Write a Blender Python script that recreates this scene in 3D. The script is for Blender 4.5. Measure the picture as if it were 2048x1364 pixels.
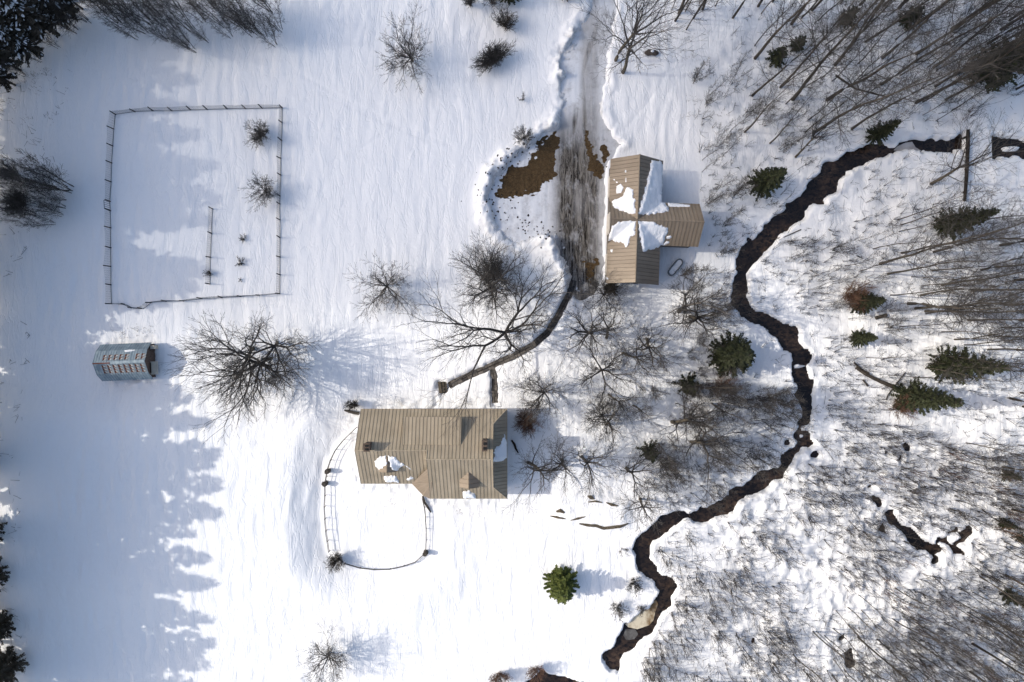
import bpy, math, random
import numpy as np

# ------------------------------------------------------------------ camera, world, sun, exposure
H = 80.0                    # camera height above the field, metres
S = 0.0586                  # metres on the ground per photograph pixel (2048 wide)
SUN_EL = math.radians(36.0)
SUN_DOWN = math.radians(3.5)
scene = bpy.context.scene
for o in list(bpy.data.objects): bpy.data.objects.remove(o)
COL = scene.collection

cam = bpy.data.cameras.new('camera'); cam_o = bpy.data.objects.new('camera', cam); COL.objects.link(cam_o)
cam.sensor_width = 36.0; cam.lens = 36.0 * H / (2048 * S); cam.clip_start = 0.5; cam.clip_end = 12000
cam_o.location = (0, 0, H); cam_o.rotation_euler = (0, 0, 0)
scene.camera = cam_o

world = bpy.data.worlds.new('World'); scene.world = world; world.use_nodes = True
wn = world.node_tree.nodes; wl = world.node_tree.links
sky = wn.new('ShaderNodeTexSky'); sky.sky_type = 'NISHITA'; sky.sun_disc = False
sky.sun_elevation = SUN_EL; sky.altitude = 200
# light travels towards +X and a little towards -Y
TRAVEL = np.array([math.cos(SUN_EL) * math.cos(SUN_DOWN), -math.cos(SUN_EL) * math.sin(SUN_DOWN), -math.sin(SUN_EL)])
sky.sun_rotation = math.atan2(-TRAVEL[0], -TRAVEL[1])
sky.air_density = 1.0; sky.dust_density = 3.0; sky.ozone_density = 0.6
bg = wn['Background']; bg.inputs['Strength'].default_value = 0.15
wl.new(sky.outputs[0], bg.inputs['Color'])

sun = bpy.data.lights.new('sun', 'SUN'); sun.energy = 2.45; sun.angle = math.radians(0.55); sun.color = (1.0, 0.94, 0.84)
sun_o = bpy.data.objects.new('sun', sun); COL.objects.link(sun_o)
from mathutils import Vector
sun_o.rotation_euler = Vector(TRAVEL).to_track_quat('-Z', 'Y').to_euler()
sun_o.location = (-60, 4, 60)

vs = scene.view_settings
vs.view_transform = 'Standard'; vs.look = 'None'; vs.exposure = 0.5; vs.gamma = 1.0; vs.use_curve_mapping = False
scene.cycles.max_bounces = 6; scene.cycles.diffuse_bounces = 4; scene.cycles.transparent_max_bounces = 8
scene.cycles.caustics_reflective = False; scene.cycles.caustics_refractive = False

random.seed(7); RNG = np.random.default_rng(7)

# ------------------------------------------------------------------ helpers
def W(px, py, h=0.0):
    k = (H - h) / H * S
    return ((px - 1024) * k, (682 - py) * k)
def PX(x, y): return (x / S + 1024, 682 - y / S)

class Noise:
    def __init__(s, seed): s.t = np.random.default_rng(seed).random((256, 256))
    def n(s, x, y):
        x = np.asarray(x, float); y = np.asarray(y, float)
        xi = np.floor(x).astype(int); yi = np.floor(y).astype(int); fx = x - xi; fy = y - yi
        fx = fx * fx * (3 - 2 * fx); fy = fy * fy * (3 - 2 * fy)
        a = s.t[xi & 255, yi & 255]; b = s.t[(xi + 1) & 255, yi & 255]; c = s.t[xi & 255, (yi + 1) & 255]; d = s.t[(xi + 1) & 255, (yi + 1) & 255]
        return (a * (1 - fx) + b * fx) * (1 - fy) + (c * (1 - fx) + d * fx) * fy - 0.5
    def fbm(s, x, y, o=3):
        r = 0; a = 1.0
        for i in range(o):
            r = r + a * s.n(x * 2 ** i + 17.3 * i, y * 2 ** i - 9.1 * i); a *= 0.5
        return r
NZ = [Noise(i + 11) for i in range(12)]
def sstep(a, b, x):
    t = np.clip((x - a) / (b - a), 0, 1); return t * t * (3 - 2 * t)

def sdf_poly(px, py, poly):
    """signed distance to a polygon (negative inside)"""
    poly = np.asarray(poly, float); d = np.full(np.shape(px), 1e9); ins = np.zeros(np.shape(px), bool)
    n = len(poly)
    for i in range(n):
        ax, ay = poly[i]; bx, by = poly[(i + 1) % n]
        ex, ey = bx - ax, by - ay; wx, wy = px - ax, py - ay
        t = np.clip((wx * ex + wy * ey) / (ex * ex + ey * ey + 1e-12), 0, 1)
        d = np.minimum(d, (wx - t * ex) ** 2 + (wy - t * ey) ** 2)
        c = ((ay > py) != (by > py)) & (px < (bx - ax) * (py - ay) / (by - ay + 1e-12) + ax)
        ins ^= c
    d = np.sqrt(d); return np.where(ins, -d, d)
def sdf_caps(px, py, pts):
    """distance to a chain of round cones (x, y, r)"""
    d = np.full(np.shape(px), 1e9)
    if len(pts) == 1: return np.hypot(px - pts[0][0], py - pts[0][1]) - pts[0][2]
    for (ax, ay, ar), (bx, by, br) in zip(pts[:-1], pts[1:]):
        ex, ey = bx - ax, by - ay; wx, wy = px - ax, py - ay
        t = np.clip((wx * ex + wy * ey) / (ex * ex + ey * ey + 1e-12), 0, 1)
        d = np.minimum(d, np.hypot(wx - t * ex, wy - t * ey) - (ar + (br - ar) * t))
    return d
def dist_line(px, py, pts): return sdf_caps(px, py, [(a, b, 0) for a, b in pts])

def np_mesh(name, V, F):
    """V (n,3); F list of (m,k) index arrays"""
    me = bpy.data.meshes.new(name)
    if not isinstance(F, list): F = [F]
    F = [np.asarray(f, np.int32) for f in F if len(f)]
    V = np.asarray(V, np.float32)
    me.vertices.add(len(V)); me.vertices.foreach_set('co', V.ravel())
    loops = np.concatenate([f.ravel() for f in F]); tot = np.concatenate([np.full(len(f), f.shape[1], np.int32) for f in F])
    me.loops.add(len(loops)); me.loops.foreach_set('vertex_index', loops)
    st = np.concatenate([[0], np.cumsum(tot)[:-1]]).astype(np.int32)
    me.polygons.add(len(tot)); me.polygons.foreach_set('loop_start', st); me.polygons.foreach_set('loop_total', tot)
    me.update(calc_edges=True); me.validate(); return me
def smooth(me):
    me.polygons.foreach_set('use_smooth', np.ones(len(me.polygons), bool)); me.update(); return me
def attr(me, name, vals):
    a = me.attributes.new(name, 'FLOAT', 'POINT'); a.data.foreach_set('value', np.asarray(vals, np.float32).ravel())

def link(name, me, mat=None, parent=None, loc=None):
    o = bpy.data.objects.new(name, me); COL.objects.link(o)
    if mat is not None and me is not None and len(me.materials) == 0: me.materials.append(mat)
    if parent is not None: o.parent = parent
    if loc is not None: o.location = loc
    return o
def tag(o, label=None, cat=None, group=None, kind=None):
    if label: o['label'] = label
    if cat: o['category'] = cat
    if group: o['group'] = group
    if kind: o['kind'] = kind
    return o
def empty(name, loc, label=None, cat=None, group=None, rz=0.0):
    o = bpy.data.objects.new(name, None); COL.objects.link(o); o.location = loc; o.rotation_euler = (0, 0, rz)
    o.empty_display_size = 0.2
    return tag(o, label, cat, group)

class MB:
    """small mesh collector"""
    def __init__(s): s.v = []; s.f = []
    def poly(s, pts):
        i = len(s.v); s.v += [tuple(p) for p in pts]; s.f.append(tuple(range(i, i + len(pts))))
    def prism(s, pts, off):
        """closed slab: polygon pts moved by off"""
        n = len(pts); i = len(s.v); s.v += [tuple(p) for p in pts] + [(p[0] + off[0], p[1] + off[1], p[2] + off[2]) for p in pts]
        s.f.append(tuple(range(i, i + n))); s.f.append(tuple(range(i + 2 * n - 1, i + n - 1, -1)))
        for k in range(n): s.f.append((i + k, i + n + k, i + n + (k + 1) % n, i + (k + 1) % n))
    def box(s, c, sz, u=(1, 0)):
        ux, uy = u; cx, cy, cz = c; a, b, h = sz[0] / 2, sz[1] / 2, sz[2] / 2
        pts = [(cx + ux * p - uy * q, cy + uy * p + ux * q, cz - h) for p, q in ((-a, -b), (a, -b), (a, b), (-a, b))]
        s.prism(pts, (0, 0, 2 * h))
    def tube(s, pts, rad, k=6):
        pts = [np.array(p, float) for p in pts]; n = len(pts); i0 = len(s.v)
        if not hasattr(rad, '__len__'): rad = [rad] * n
        for j, p in enumerate(pts):
            d = pts[min(j + 1, n - 1)] - pts[max(j - 1, 0)]; d /= np.linalg.norm(d) + 1e-9
            a = np.cross(d, (0, 0, 1.0)); 
            if np.linalg.norm(a) < 0.1: a = np.cross(d, (1.0, 0, 0))
            a /= np.linalg.norm(a); b = np.cross(d, a)
            for q in range(k):
                t = 2 * math.pi * q / k; s.v.append(tuple(p + rad[j] * (math.cos(t) * a + math.sin(t) * b)))
        for j in range(n - 1):
            for q in range(k): s.f.append((i0 + j * k + q, i0 + j * k + (q + 1) % k, i0 + (j + 1) * k + (q + 1) % k, i0 + (j + 1) * k + q))
        s.f.append(tuple(i0 + q for q in range(k))[::-1]); s.f.append(tuple(i0 + (n - 1) * k + q for q in range(k)))
    def build(s, name, mat, parent=None, sm=False, loc=None):
        me = bpy.data.meshes.new(name); me.from_pydata(s.v, [], s.f); me.update()
        import bmesh
        bm = bmesh.new(); bm.from_mesh(me); bmesh.ops.recalc_face_normals(bm, faces=bm.faces); bm.to_mesh(me); bm.free()
        if sm: smooth(me)
        return link(name, me, mat, parent, loc)

# ------------------------------------------------------------------ materials
def new_mat(name):
    m = bpy.data.materials.new(name); m.use_nodes = True; nt = m.node_tree; b = nt.nodes['Principled BSDF']; return m, nt, b
def noise_node(nt, scale, detail=4, coord='Object', sc=(1, 1, 1), rough=0.6, dist=0.0):
    tc = nt.nodes.new('ShaderNodeTexCoord'); mp = nt.nodes.new('ShaderNodeMapping'); mp.inputs['Scale'].default_value = sc
    nz = nt.nodes.new('ShaderNodeTexNoise'); nz.inputs['Scale'].default_value = scale; nz.inputs['Detail'].default_value = detail
    nz.inputs['Roughness'].default_value = rough; nz.inputs['Distortion'].default_value = dist
    nt.links.new(tc.outputs[coord], mp.inputs[0]); nt.links.new(mp.outputs[0], nz.inputs['Vector']); return nz.outputs['Fac']
def ramp(nt, fac, stops):
    r = nt.nodes.new('ShaderNodeValToRGB'); el = r.color_ramp.elements
    while len(el) < len(stops): el.new(0.5)
    for e, (p, c) in zip(el, stops): e.position = p; e.color = tuple(c) + (1,) if len(c) == 3 else c
    nt.links.new(fac, r.inputs[0]); return r.outputs[0]
def mixc(nt, fac, a, b):
    m = nt.nodes.new('ShaderNodeMix'); m.data_type = 'RGBA'
    for sock, val in ((m.inputs[0], fac), (m.inputs[6], a), (m.inputs[7], b)):
        if isinstance(val, (int, float)): sock.default_value = val
        elif isinstance(val, tuple): sock.default_value = val + (1,)
        else: nt.links.new(val, sock)
    return m.outputs[2]
def mth(nt, op, a, b=None):
    m = nt.nodes.new('ShaderNodeMath'); m.operation = op; m.use_clamp = op in ('MULTIPLY', 'ADD', 'SUBTRACT')
    for sock, val in zip(m.inputs, (a, b)):
        if val is None: continue
        if isinstance(val, (int, float)): sock.default_value = val
        else: nt.links.new(val, sock)
    return m.outputs[0]
def bump(nt, b, h, strength=0.4, dist=0.05):
    bp = nt.nodes.new('ShaderNodeBump'); bp.inputs['Strength'].default_value = strength; bp.inputs['Distance'].default_value = dist
    nt.links.new(h, bp.inputs['Height']); nt.links.new(bp.outputs[0], b.inputs['Normal'])
def attr_node(nt, name):
    a = nt.nodes.new('ShaderNodeAttribute'); a.attribute_name = name; return a.outputs['Fac']
def simple(name, c1, c2, scale=3.0, rough=0.8, sc=(1, 1, 1), bs=0.3, bd=0.03, metal=0.0, lo=0.35, hi=0.65, rnd=0.0):
    m, nt, b = new_mat(name); f = noise_node(nt, scale, 5, sc=sc); c = ramp(nt, f, [(lo, c1), (hi, c2)])
    if rnd:
        oi = nt.nodes.new('ShaderNodeObjectInfo'); hs = nt.nodes.new('ShaderNodeHueSaturation')
        mr = nt.nodes.new('ShaderNodeMapRange'); mr.inputs[3].default_value = 1 - rnd; mr.inputs[4].default_value = 1 + rnd
        nt.links.new(oi.outputs['Random'], mr.inputs[0]); nt.links.new(mr.outputs[0], hs.inputs['Value']); nt.links.new(c, hs.inputs['Color']); c = hs.outputs[0]
    nt.links.new(c, b.inputs['Base Color']); b.inputs['Roughness'].default_value = rough; b.inputs['Metallic'].default_value = metal
    b.inputs['Specular IOR Level'].default_value = 0.25
    if bs: bump(nt, b, f, bs, bd)
    return m

M = {}
def snow_mat(name, dirty=False):
    m, nt, b = new_mat(name)
    f1 = noise_node(nt, 1.6, 6, rough=0.62); f2 = noise_node(nt, 1.0, 5, sc=(3.4, .9, 1), rough=0.66, dist=0.4)
    c = mixc(nt, f1, (0.86, 0.86, 0.865), (0.905, 0.90, 0.895))
    if dirty:
        lit = attr_node(nt, 'litter'); f3 = noise_node(nt, 5.0, 7, rough=0.8)
        k = ramp(nt, f3, [(0.60, (0, 0, 0)), (0.70, (1, 1, 1))]); c = mixc(nt, mth(nt, 'MULTIPLY', mth(nt, 'MULTIPLY', k, lit), 0.55), c, (0.16, 0.12, 0.09))
        sl = attr_node(nt, 'soil'); f4 = noise_node(nt, 3.0, 6, rough=0.7)
        c = mixc(nt, mth(nt, 'MULTIPLY', sl, ramp(nt, f4, [(0.35, (0, 0, 0)), (0.55, (1, 1, 1))])), c, (0.06, 0.042, 0.03))
    nt.links.new(c, b.inputs['Base Color']); b.inputs['Roughness'].default_value = 0.75; b.inputs['Specular IOR Level'].default_value = 0.2
    cr = ramp(nt, noise_node(nt, 1.0, 3, sc=(.95, .20, 1), rough=0.6, dist=0.7), [(0.44, (1, 1, 1)), (0.5, (0, 0, 0)), (0.53, (1, 1, 1))])
    h = mth(nt, 'ADD', mth(nt, 'MULTIPLY', f1, 0.40), mth(nt, 'MULTIPLY', f2, 0.35)); h = mth(nt, 'ADD', h, mth(nt, 'MULTIPLY', cr, 0.24)); bump(nt, b, h, 0.55, 0.16); return m
M['snow'] = snow_mat('snow_field', True); M['snow_cap'] = snow_mat('snow_cap')
M['bark_yard'] = simple('bark_yard', (0.05, 0.042, 0.032), (0.15, 0.125, 0.09), 3.0, 0.9, (2, 2, .5), 0.5, 0.05, rnd=0.15)
M['bark_wood'] = simple('bark_woodland', (0.035, 0.029, 0.024), (0.105, 0.088, 0.07), 2.5, 0.9, (2, 2, .4), 0.5, 0.05, rnd=0.3)
M['bark_dark'] = simple('bark_dark', (0.04, 0.033, 0.028), (0.085, 0.07, 0.06), 2.5, 0.9, (2, 2, .4), 0.4, 0.05, rnd=0.2)
M['bark_birch'] = simple('bark_birch', (0.12, 0.10, 0.085), (0.42, 0.39, 0.35), 2.5, 0.8, (1, 1, 2.5), 0.3, 0.03)
M['twig'] = simple('twigs', (0.040, 0.036, 0.033), (0.10, 0.090, 0.082), 1.2, 0.9, bs=0, rnd=0.3)
M['twig_dark'] = simple('twigs_dark', (0.035, 0.03, 0.026), (0.075, 0.062, 0.052), 1.2, 0.9, bs=0, rnd=0.2)
M['twig_red'] = simple('twigs_red', (0.12, 0.065, 0.045), (0.20, 0.12, 0.08), 1.2, 0.9, bs=0, rnd=0.25)
M['needle'] = simple('needles', (0.016, 0.020, 0.010), (0.048, 0.054, 0.024), 2.2, 0.75, bs=0, rnd=0.25)
M['needle_light'] = simple('needles_light', (0.05, 0.066, 0.016), (0.135, 0.155, 0.038), 2.0, 0.7, bs=0)
M['needle_dark'] = simple('needles_dark', (0.022, 0.019, 0.013), (0.075, 0.062, 0.044), 2.0, 0.8, bs=0, rnd=0.2)
M['roof_tan'] = simple('roof_metal_tan', (0.33, 0.265, 0.178), (0.43, 0.35, 0.245), 0.8, 0.5, (1, 1, 1), 0.1, 0.01, rnd=0.05)
M['roof_tan2'] = simple('roof_metal_barn', (0.28, 0.212, 0.145), (0.36, 0.28, 0.195), 0.8, 0.5, (1, 1, 1), 0.1, 0.01, rnd=0.05)
M['deck'] = simple('roof_underlay', (0.07, 0.055, 0.04), (0.10, 0.08, 0.06), 2, 0.9)
M['siding'] = simple('siding_grey_brown', (0.13, 0.115, 0.10), (0.19, 0.17, 0.15), 1.5, 0.85, (1, 1, 6))
M['siding_house'] = simple('siding_cream', (0.45, 0.40, 0.33), (0.55, 0.50, 0.42), 1.5, 0.85, (1, 1, 6))
M['trim'] = simple('trim_paint', (0.55, 0.50, 0.43), (0.66, 0.61, 0.54), 3, 0.6)
M['brick'] = simple('chimney_masonry', (0.06, 0.045, 0.036), (0.15, 0.11, 0.085), 8, 0.95, bs=0.8)
M['flue'] = simple('flue_black', (0.01, 0.01, 0.01), (0.02, 0.02, 0.02), 8, 0.95)
M['glass'] = simple('window_glass', (0.02, 0.025, 0.03), (0.035, 0.04, 0.045), 2, 0.08, bs=0)
M['galv'] = simple('galvanised_sheet', (0.20, 0.255, 0.29), (0.33, 0.39, 0.42), 2.0, 0.45, (1.2, .5, 1), 0.15, 0.02, metal=0.25, rnd=0.08)
M['rust'] = simple('rust', (0.06, 0.022, 0.012), (0.16, 0.06, 0.032), 6, 0.9)
M['rust_red'] = simple('rust_red', (0.16, 0.04, 0.02), (0.26, 0.08, 0.04), 5, 0.8)
M['pale_sheet'] = simple('pale_weathered_sheet', (0.24, 0.25, 0.25), (0.50, 0.50, 0.48), 6, 0.6)
M['shedwall'] = simple('shed_boards', (0.05, 0.035, 0.03), (0.11, 0.08, 0.068), 3, 0.9, (1, 4, 1))
M['hood'] = simple('hood_beige', (0.42, 0.38, 0.31), (0.52, 0.47, 0.39), 3, 0.7)
M['post'] = simple('weathered_post', (0.02, 0.022, 0.026), (0.045, 0.045, 0.048), 6, 0.8)
M['wire'] = simple('galvanised_wire', (0.10, 0.11, 0.125), (0.15, 0.16, 0.17), 6, 0.6, bs=0)
M['railm'] = simple('rail_metal', (0.06, 0.055, 0.05), (0.11, 0.10, 0.095), 6, 0.6, bs=0)
M['pier'] = simple('fieldstone', (0.03, 0.027, 0.024), (0.10, 0.085, 0.07), 7, 0.95, bs=0.9)
M['rock'] = simple('ledge_rock', (0.045, 0.038, 0.028), (0.15, 0.12, 0.085), 4, 0.95, bs=1.0, bd=0.1)
M['rock_grey'] = simple('boulder_rock', (0.035, 0.028, 0.025), (0.10, 0.08, 0.07), 4, 0.95, bs=1.0, bd=0.1)
M['paver'] = simple('flagstone', (0.075, 0.066, 0.056), (0.17, 0.15, 0.13), 5, 0.85, bs=0.6, rnd=0.25)
M['paver_wet'] = simple('flagstone_wet', (0.02, 0.018, 0.016), (0.07, 0.063, 0.058), 3, 0.5, bs=0.4, rnd=0.25)
M['joint'] = simple('path_bed', (0.018, 0.014, 0.011), (0.045, 0.035, 0.028), 6, 0.95)
M['timber'] = simple('dark_timber', (0.012, 0.010, 0.008), (0.036, 0.028, 0.022), 5, 0.9, (1, 3, 1))
M['trough'] = simple('trough_steel', (0.10, 0.115, 0.12), (0.18, 0.195, 0.20), 5, 0.5, metal=0.2)
M['ice_tan'] = simple('stained_ice', (0.16, 0.10, 0.045), (0.56, 0.50, 0.38), 0.55, 0.3, (1.0, .7, 1), 0.1, lo=0.40, hi=0.56)
M['ice_grey'] = simple('clear_ice', (0.055, 0.052, 0.048), (0.15, 0.145, 0.14), 1.6, 0.25, bs=0.1)
M['ice_pale'] = simple('pale_ice', (0.30, 0.29, 0.28), (0.46, 0.45, 0.45), 0.8, 0.3, bs=0.1)
M['sedge'] = simple('dry_sedge', (0.10, 0.07, 0.04), (0.22, 0.17, 0.10), 2, 0.9, bs=0)
def roof_mat(name, c1, c2, stain):
    m, nt, b = new_mat(name); f = noise_node(nt, 0.55, 6, rough=0.65); g = noise_node(nt, 2.2, 7, rough=0.75); k = noise_node(nt, 9, 4, rough=0.7)
    c = mixc(nt, ramp(nt, f, [(0.34, (0, 0, 0)), (0.66, (1, 1, 1))]), c1, c2); c = mixc(nt, mth(nt, 'MULTIPLY', ramp(nt, g, [(0.50, (0, 0, 0)), (0.72, (1, 1, 1))]), 0.5), c, stain)
    oi = nt.nodes.new('ShaderNodeObjectInfo'); hs = nt.nodes.new('ShaderNodeHueSaturation'); mr = nt.nodes.new('ShaderNodeMapRange'); mr.inputs[3].default_value = .91; mr.inputs[4].default_value = 1.07
    nt.links.new(oi.outputs['Random'], mr.inputs[0]); nt.links.new(mr.outputs[0], hs.inputs['Value']); nt.links.new(c, hs.inputs['Color']); nt.links.new(hs.outputs[0], b.inputs['Base Color'])
    nt.links.new(ramp(nt, k, [(0.3, (.38, .38, .38)), (0.7, (.62, .62, .62))]), b.inputs['Roughness']); b.inputs['Specular IOR Level'].default_value = 0.25; bump(nt, b, g, 0.08, 0.02); return m
M['roof_tan'] = roof_mat('roof_metal_tan', (0.30, 0.245, 0.172), (0.39, 0.322, 0.232), (0.21, 0.17, 0.125)); M['roof_tan2'] = roof_mat('roof_metal_barn', (0.225, 0.175, 0.125), (0.285, 0.225, 0.165), (0.165, 0.13, 0.097))
M['needle_edge'] = simple('needles_edge', (0.028, 0.024, 0.017), (0.115, 0.094, 0.068), 1.6, 0.8, bs=0, rnd=0.2)
def water_mat():
    m, nt, b = new_mat('stream_water'); f = noise_node(nt, 0.22, 4); f2 = noise_node(nt, 1.8, 5, sc=(1, 1.4, 1), dist=0.6)
    g = mth(nt, 'MULTIPLY', ramp(nt, f, [(0.40, (0.1, 0.1, 0.1)), (0.62, (1, 1, 1))]), ramp(nt, f2, [(0.38, (0, 0, 0)), (0.62, (1, 1, 1))]))
    nt.links.new(mixc(nt, g, (0.009, 0.007, 0.0065), (0.068, 0.044, 0.030)), b.inputs['Base Color'])
    b.inputs['Roughness'].default_value = 0.12; b.inputs['Specular IOR Level'].default_value = 0.35
    bump(nt, b, f2, 0.12, 0.03); return m
M['water'] = water_mat()
def drive_mat():
    m, nt, b = new_mat('driveway_surface')
    dirt = attr_node(nt, 'dirt'); earth = attr_node(nt, 'earth'); sn = attr_node(nt, 'snowy')
    st = noise_node(nt, 1.0, 7, sc=(2.6, 0.26, 1), rough=0.8, dist=1.2)
    st2 = noise_node(nt, 1.0, 6, sc=(6.0, 0.9, 1), rough=0.75, dist=0.6)
    pat = noise_node(nt, 0.9, 6, rough=0.7); fine = noise_node(nt, 7.0, 5, rough=0.75)
    ice = mixc(nt, pat, (0.30, 0.285, 0.27), (0.60, 0.60, 0.62))
    sl = mixc(nt, ramp(nt, st, [(0.455, (0, 0, 0)), (0.56, (1, 1, 1))]), (0.014, 0.011, 0.009), (0.215, 0.195, 0.17))
    sl = mixc(nt, mth(nt, 'MULTIPLY', ramp(nt, st2, [(0.48, (0, 0, 0)), (0.66, (1, 1, 1))]), 0.6), sl, (0.06, 0.05, 0.04))
    c = mixc(nt, dirt, ice, sl)
    wp = noise_node(nt, 0.75, 7, rough=0.75, sc=(1.3, .7, 1)); c = mixc(nt, mth(nt, 'MULTIPLY', ramp(nt, wp, [(0.52, (0, 0, 0)), (0.66, (1, 1, 1))]), 0.5), c, (0.52, 0.52, 0.53))
    c = mixc(nt, mth(nt, 'MULTIPLY', sn, ramp(nt, pat, [(0.34, (.45, .45, .45)), (0.52, (1, 1, 1))])), c, (0.74, 0.75, 0.77))
    er = mixc(nt, ramp(nt, noise_node(nt, 3.2, 8, rough=0.85), [(0.35, (0, 0, 0)), (0.68, (1, 1, 1))]), (0.022, 0.013, 0.006), (0.135, 0.085, 0.038))
    em = mth(nt, 'ADD', earth, mth(nt, 'MULTIPLY', mth(nt, 'SUBTRACT', noise_node(nt, 2.6, 8, rough=0.8), 0.5), 2.4))
    c = mixc(nt, ramp(nt, em, [(0.42, (0, 0, 0)), (0.5, (1, 1, 1))]), c, er)
    nt.links.new(c, b.inputs['Base Color']); b.inputs['Roughness'].default_value = 0.8; b.inputs['Specular IOR Level'].default_value = 0.2
    bump(nt, b, mth(nt, 'ADD', mth(nt, 'MULTIPLY', st2, 0.5), mth(nt, 'MULTIPLY', fine, 0.5)), 0.5, 0.08); return m
M['drive'] = drive_mat()

# ------------------------------------------------------------------ layout traced on the ground (photograph pixels)
DRIVE = [(1203,-60),(1240,-60),(1226,60),(1214,110),(1206,170),(1201,232),(1222,262),(1239,290),(1230,312),(1211,330),(1208,440),(1204,570),(1190,590),(1160,598),(1140,592),(1139,560),(1128,520),(1106,482),(1085,470),(1040,490),(1005,472),(985,430),(974,395),(990,350),(1025,315),(1075,275),(1115,248),(1127,200),(1121,140),(1128,95),(1150,65),(1180,30)]
STREAMS = [
 [(1926,285,11),(1895,288,13),(1865,288,12),(1838,286,12),(1812,290,12),(1785,300,11),(1757,302,12),(1725,308,13),(1700,314,15),(1674,337,18),(1645,376,18),(1612,406,16),(1577,436,16),(1544,460,15),(1513,491,18),(1495,514,15),(1486,544,13),(1480,576,12),(1479,601,11),(1492,623,10),(1511,636,9),(1539,645,10),(1561,661,15),(1584,680,18),(1597,699,12),(1606,721,16),(1602,747,15),(1610,769,14),(1612,794,13),(1615,813,11),(1615,829,3)],
 [(1615,824,8),(1609,838,7),(1602,848,7),(1600,858,7),(1601,872,9)], [(1604,886,8),(1597,898,8),(1590,908,10)], [(1600,872,10),(1612,877,16),(1607,888,8)], [(1566,889,3),(1580,888,3)],
 [(1588,910,13),(1575,918,13),(1572,933,9),(1563,950,9),(1548,948,10),(1531,954,13),(1506,973,13),(1478,993,13),(1458,1016,17),(1428,1029,11),(1393,1033,11),(1359,1034,11),(1335,1043,12),(1318,1060,12),(1295,1077,12),(1286,1100,12),(1287,1124,10),(1305,1141,11),(1322,1162,10),(1338,1180,14),(1330,1206,15),(1300,1235,19),(1278,1258,22),(1262,1280,18),(1240,1301,12),(1224,1320,9),(1230,1334,6)],
 [(1982,297,19),(2010,297,18),(2060,298,15)],
 [(1781,1033,4),(1797,1049,5),(1815,1062,5),(1836,1078,7),(1845,1092,9),(1868,1102,5),(1883,1098,3)], [(1897,1084,7),(1912,1100,6),(1932,1111,4)],
 [(1908,1088,5),(1925,1080,5),(1941,1060,6)], [(1880,1078,5)], [(1903,1066,3),(1915,1062,2)], [(1742,974,2.5)], [(1750,1002,2),(1761,1009,2.5)], [(1764,1056,3),(1780,1070,2)],
 [(1703,1306,2.5),(1704,1330,4)], [(1796,1246,4.5)], [(1690,1270,2.5),(1685,1278,2)], [(1890,1300,4)], [(1978,1077,5)], [(1633,911,4)], [(1874,1125,3)], [(1773,906,3)], [(1802,918,4)], [(1816,893,3)],
 [(1060,1372,6),(1085,1368,18),(1125,1372,12),(1170,1378,6)]]
PATH = [(1148,560),(1144,575),(1132,601),(1116,633),(1094,667),(1062,693),(1029,711),(981,733),(939,751),(897,771)]
PATH2 = [(984,735),(988,752),(990,806)]
FENCE_IN = [(715,854),(689,879),(673,899),(663,920),(657,939),(652,966),(652,990),(651,1012),(652,1036),(654,1060),(660,1101),(690,1126),(721,1135),(749,1138),(781,1137),(808,1131),(831,1123),(852,1104),(853,1080),(853,1057),(852,1034),(850,1014),(846,996)]
HOUSE_PX = [(727,828),(1008,828),(1008,986),(862,986),(820,958),(727,958)]
BARN_PX = [(1214,312),(1316,318),(1314,420),(1390,425),(1388,500),(1312,505),(1305,565),(1206,560)]

def g_masks(x, y):
    """everything the ground needs, x y in metres"""
    px, py = x / S + 1024, 682 - y / S
    r = {}
    wob = NZ[0].fbm(x / 1.3, y / 1.3, 3) * 11 + NZ[1].fbm(x / 0.5, y / 0.5, 2) * 3.5
    r['drive'] = sdf_poly(px, py, DRIVE) + wob
    d = np.full(np.shape(x), 1e9)
    wob2 = NZ[2].fbm(x / 1.6, y / 1.6, 3) * 14 + NZ[3].fbm(x / 0.6, y / 0.6, 2) * 5 - 1.2
    for c in STREAMS: d = np.minimum(d, sdf_caps(px, py, c))
    isl = np.minimum(sdf_caps(px, py, [(2012,296,5),(2036,296,6)]), sdf_caps(px, py, [(1595,733,3),(1616,733,2)]))
    isl = np.minimum(isl, sdf_caps(px, py, [(1606,873,3)]))
    d = np.maximum(d + wob2, -(isl + wob2 * .3))
    bridge = sdf_poly(px, py, [(1930,240),(1982,240),(1984,330),(1930,330)])
    r['stream'] = np.maximum(d, -bridge)
    pw = NZ[4].fbm(x / 0.5, y / 0.5, 3) * 4.5
    r['path'] = np.minimum(dist_line(px, py, PATH) - 6.6, dist_line(px, py, PATH2) - 6.5) + pw
    r['path'] = np.minimum(r['path'], sdf_poly(px, py, [(873,762),(897,766),(898,784),(880,792)]) + pw)
    r['track'] = dist_line(px, py, [(872,778),(869,792),(874,803),(868,816)]) - 4 + pw
    return px, py, r

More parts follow.
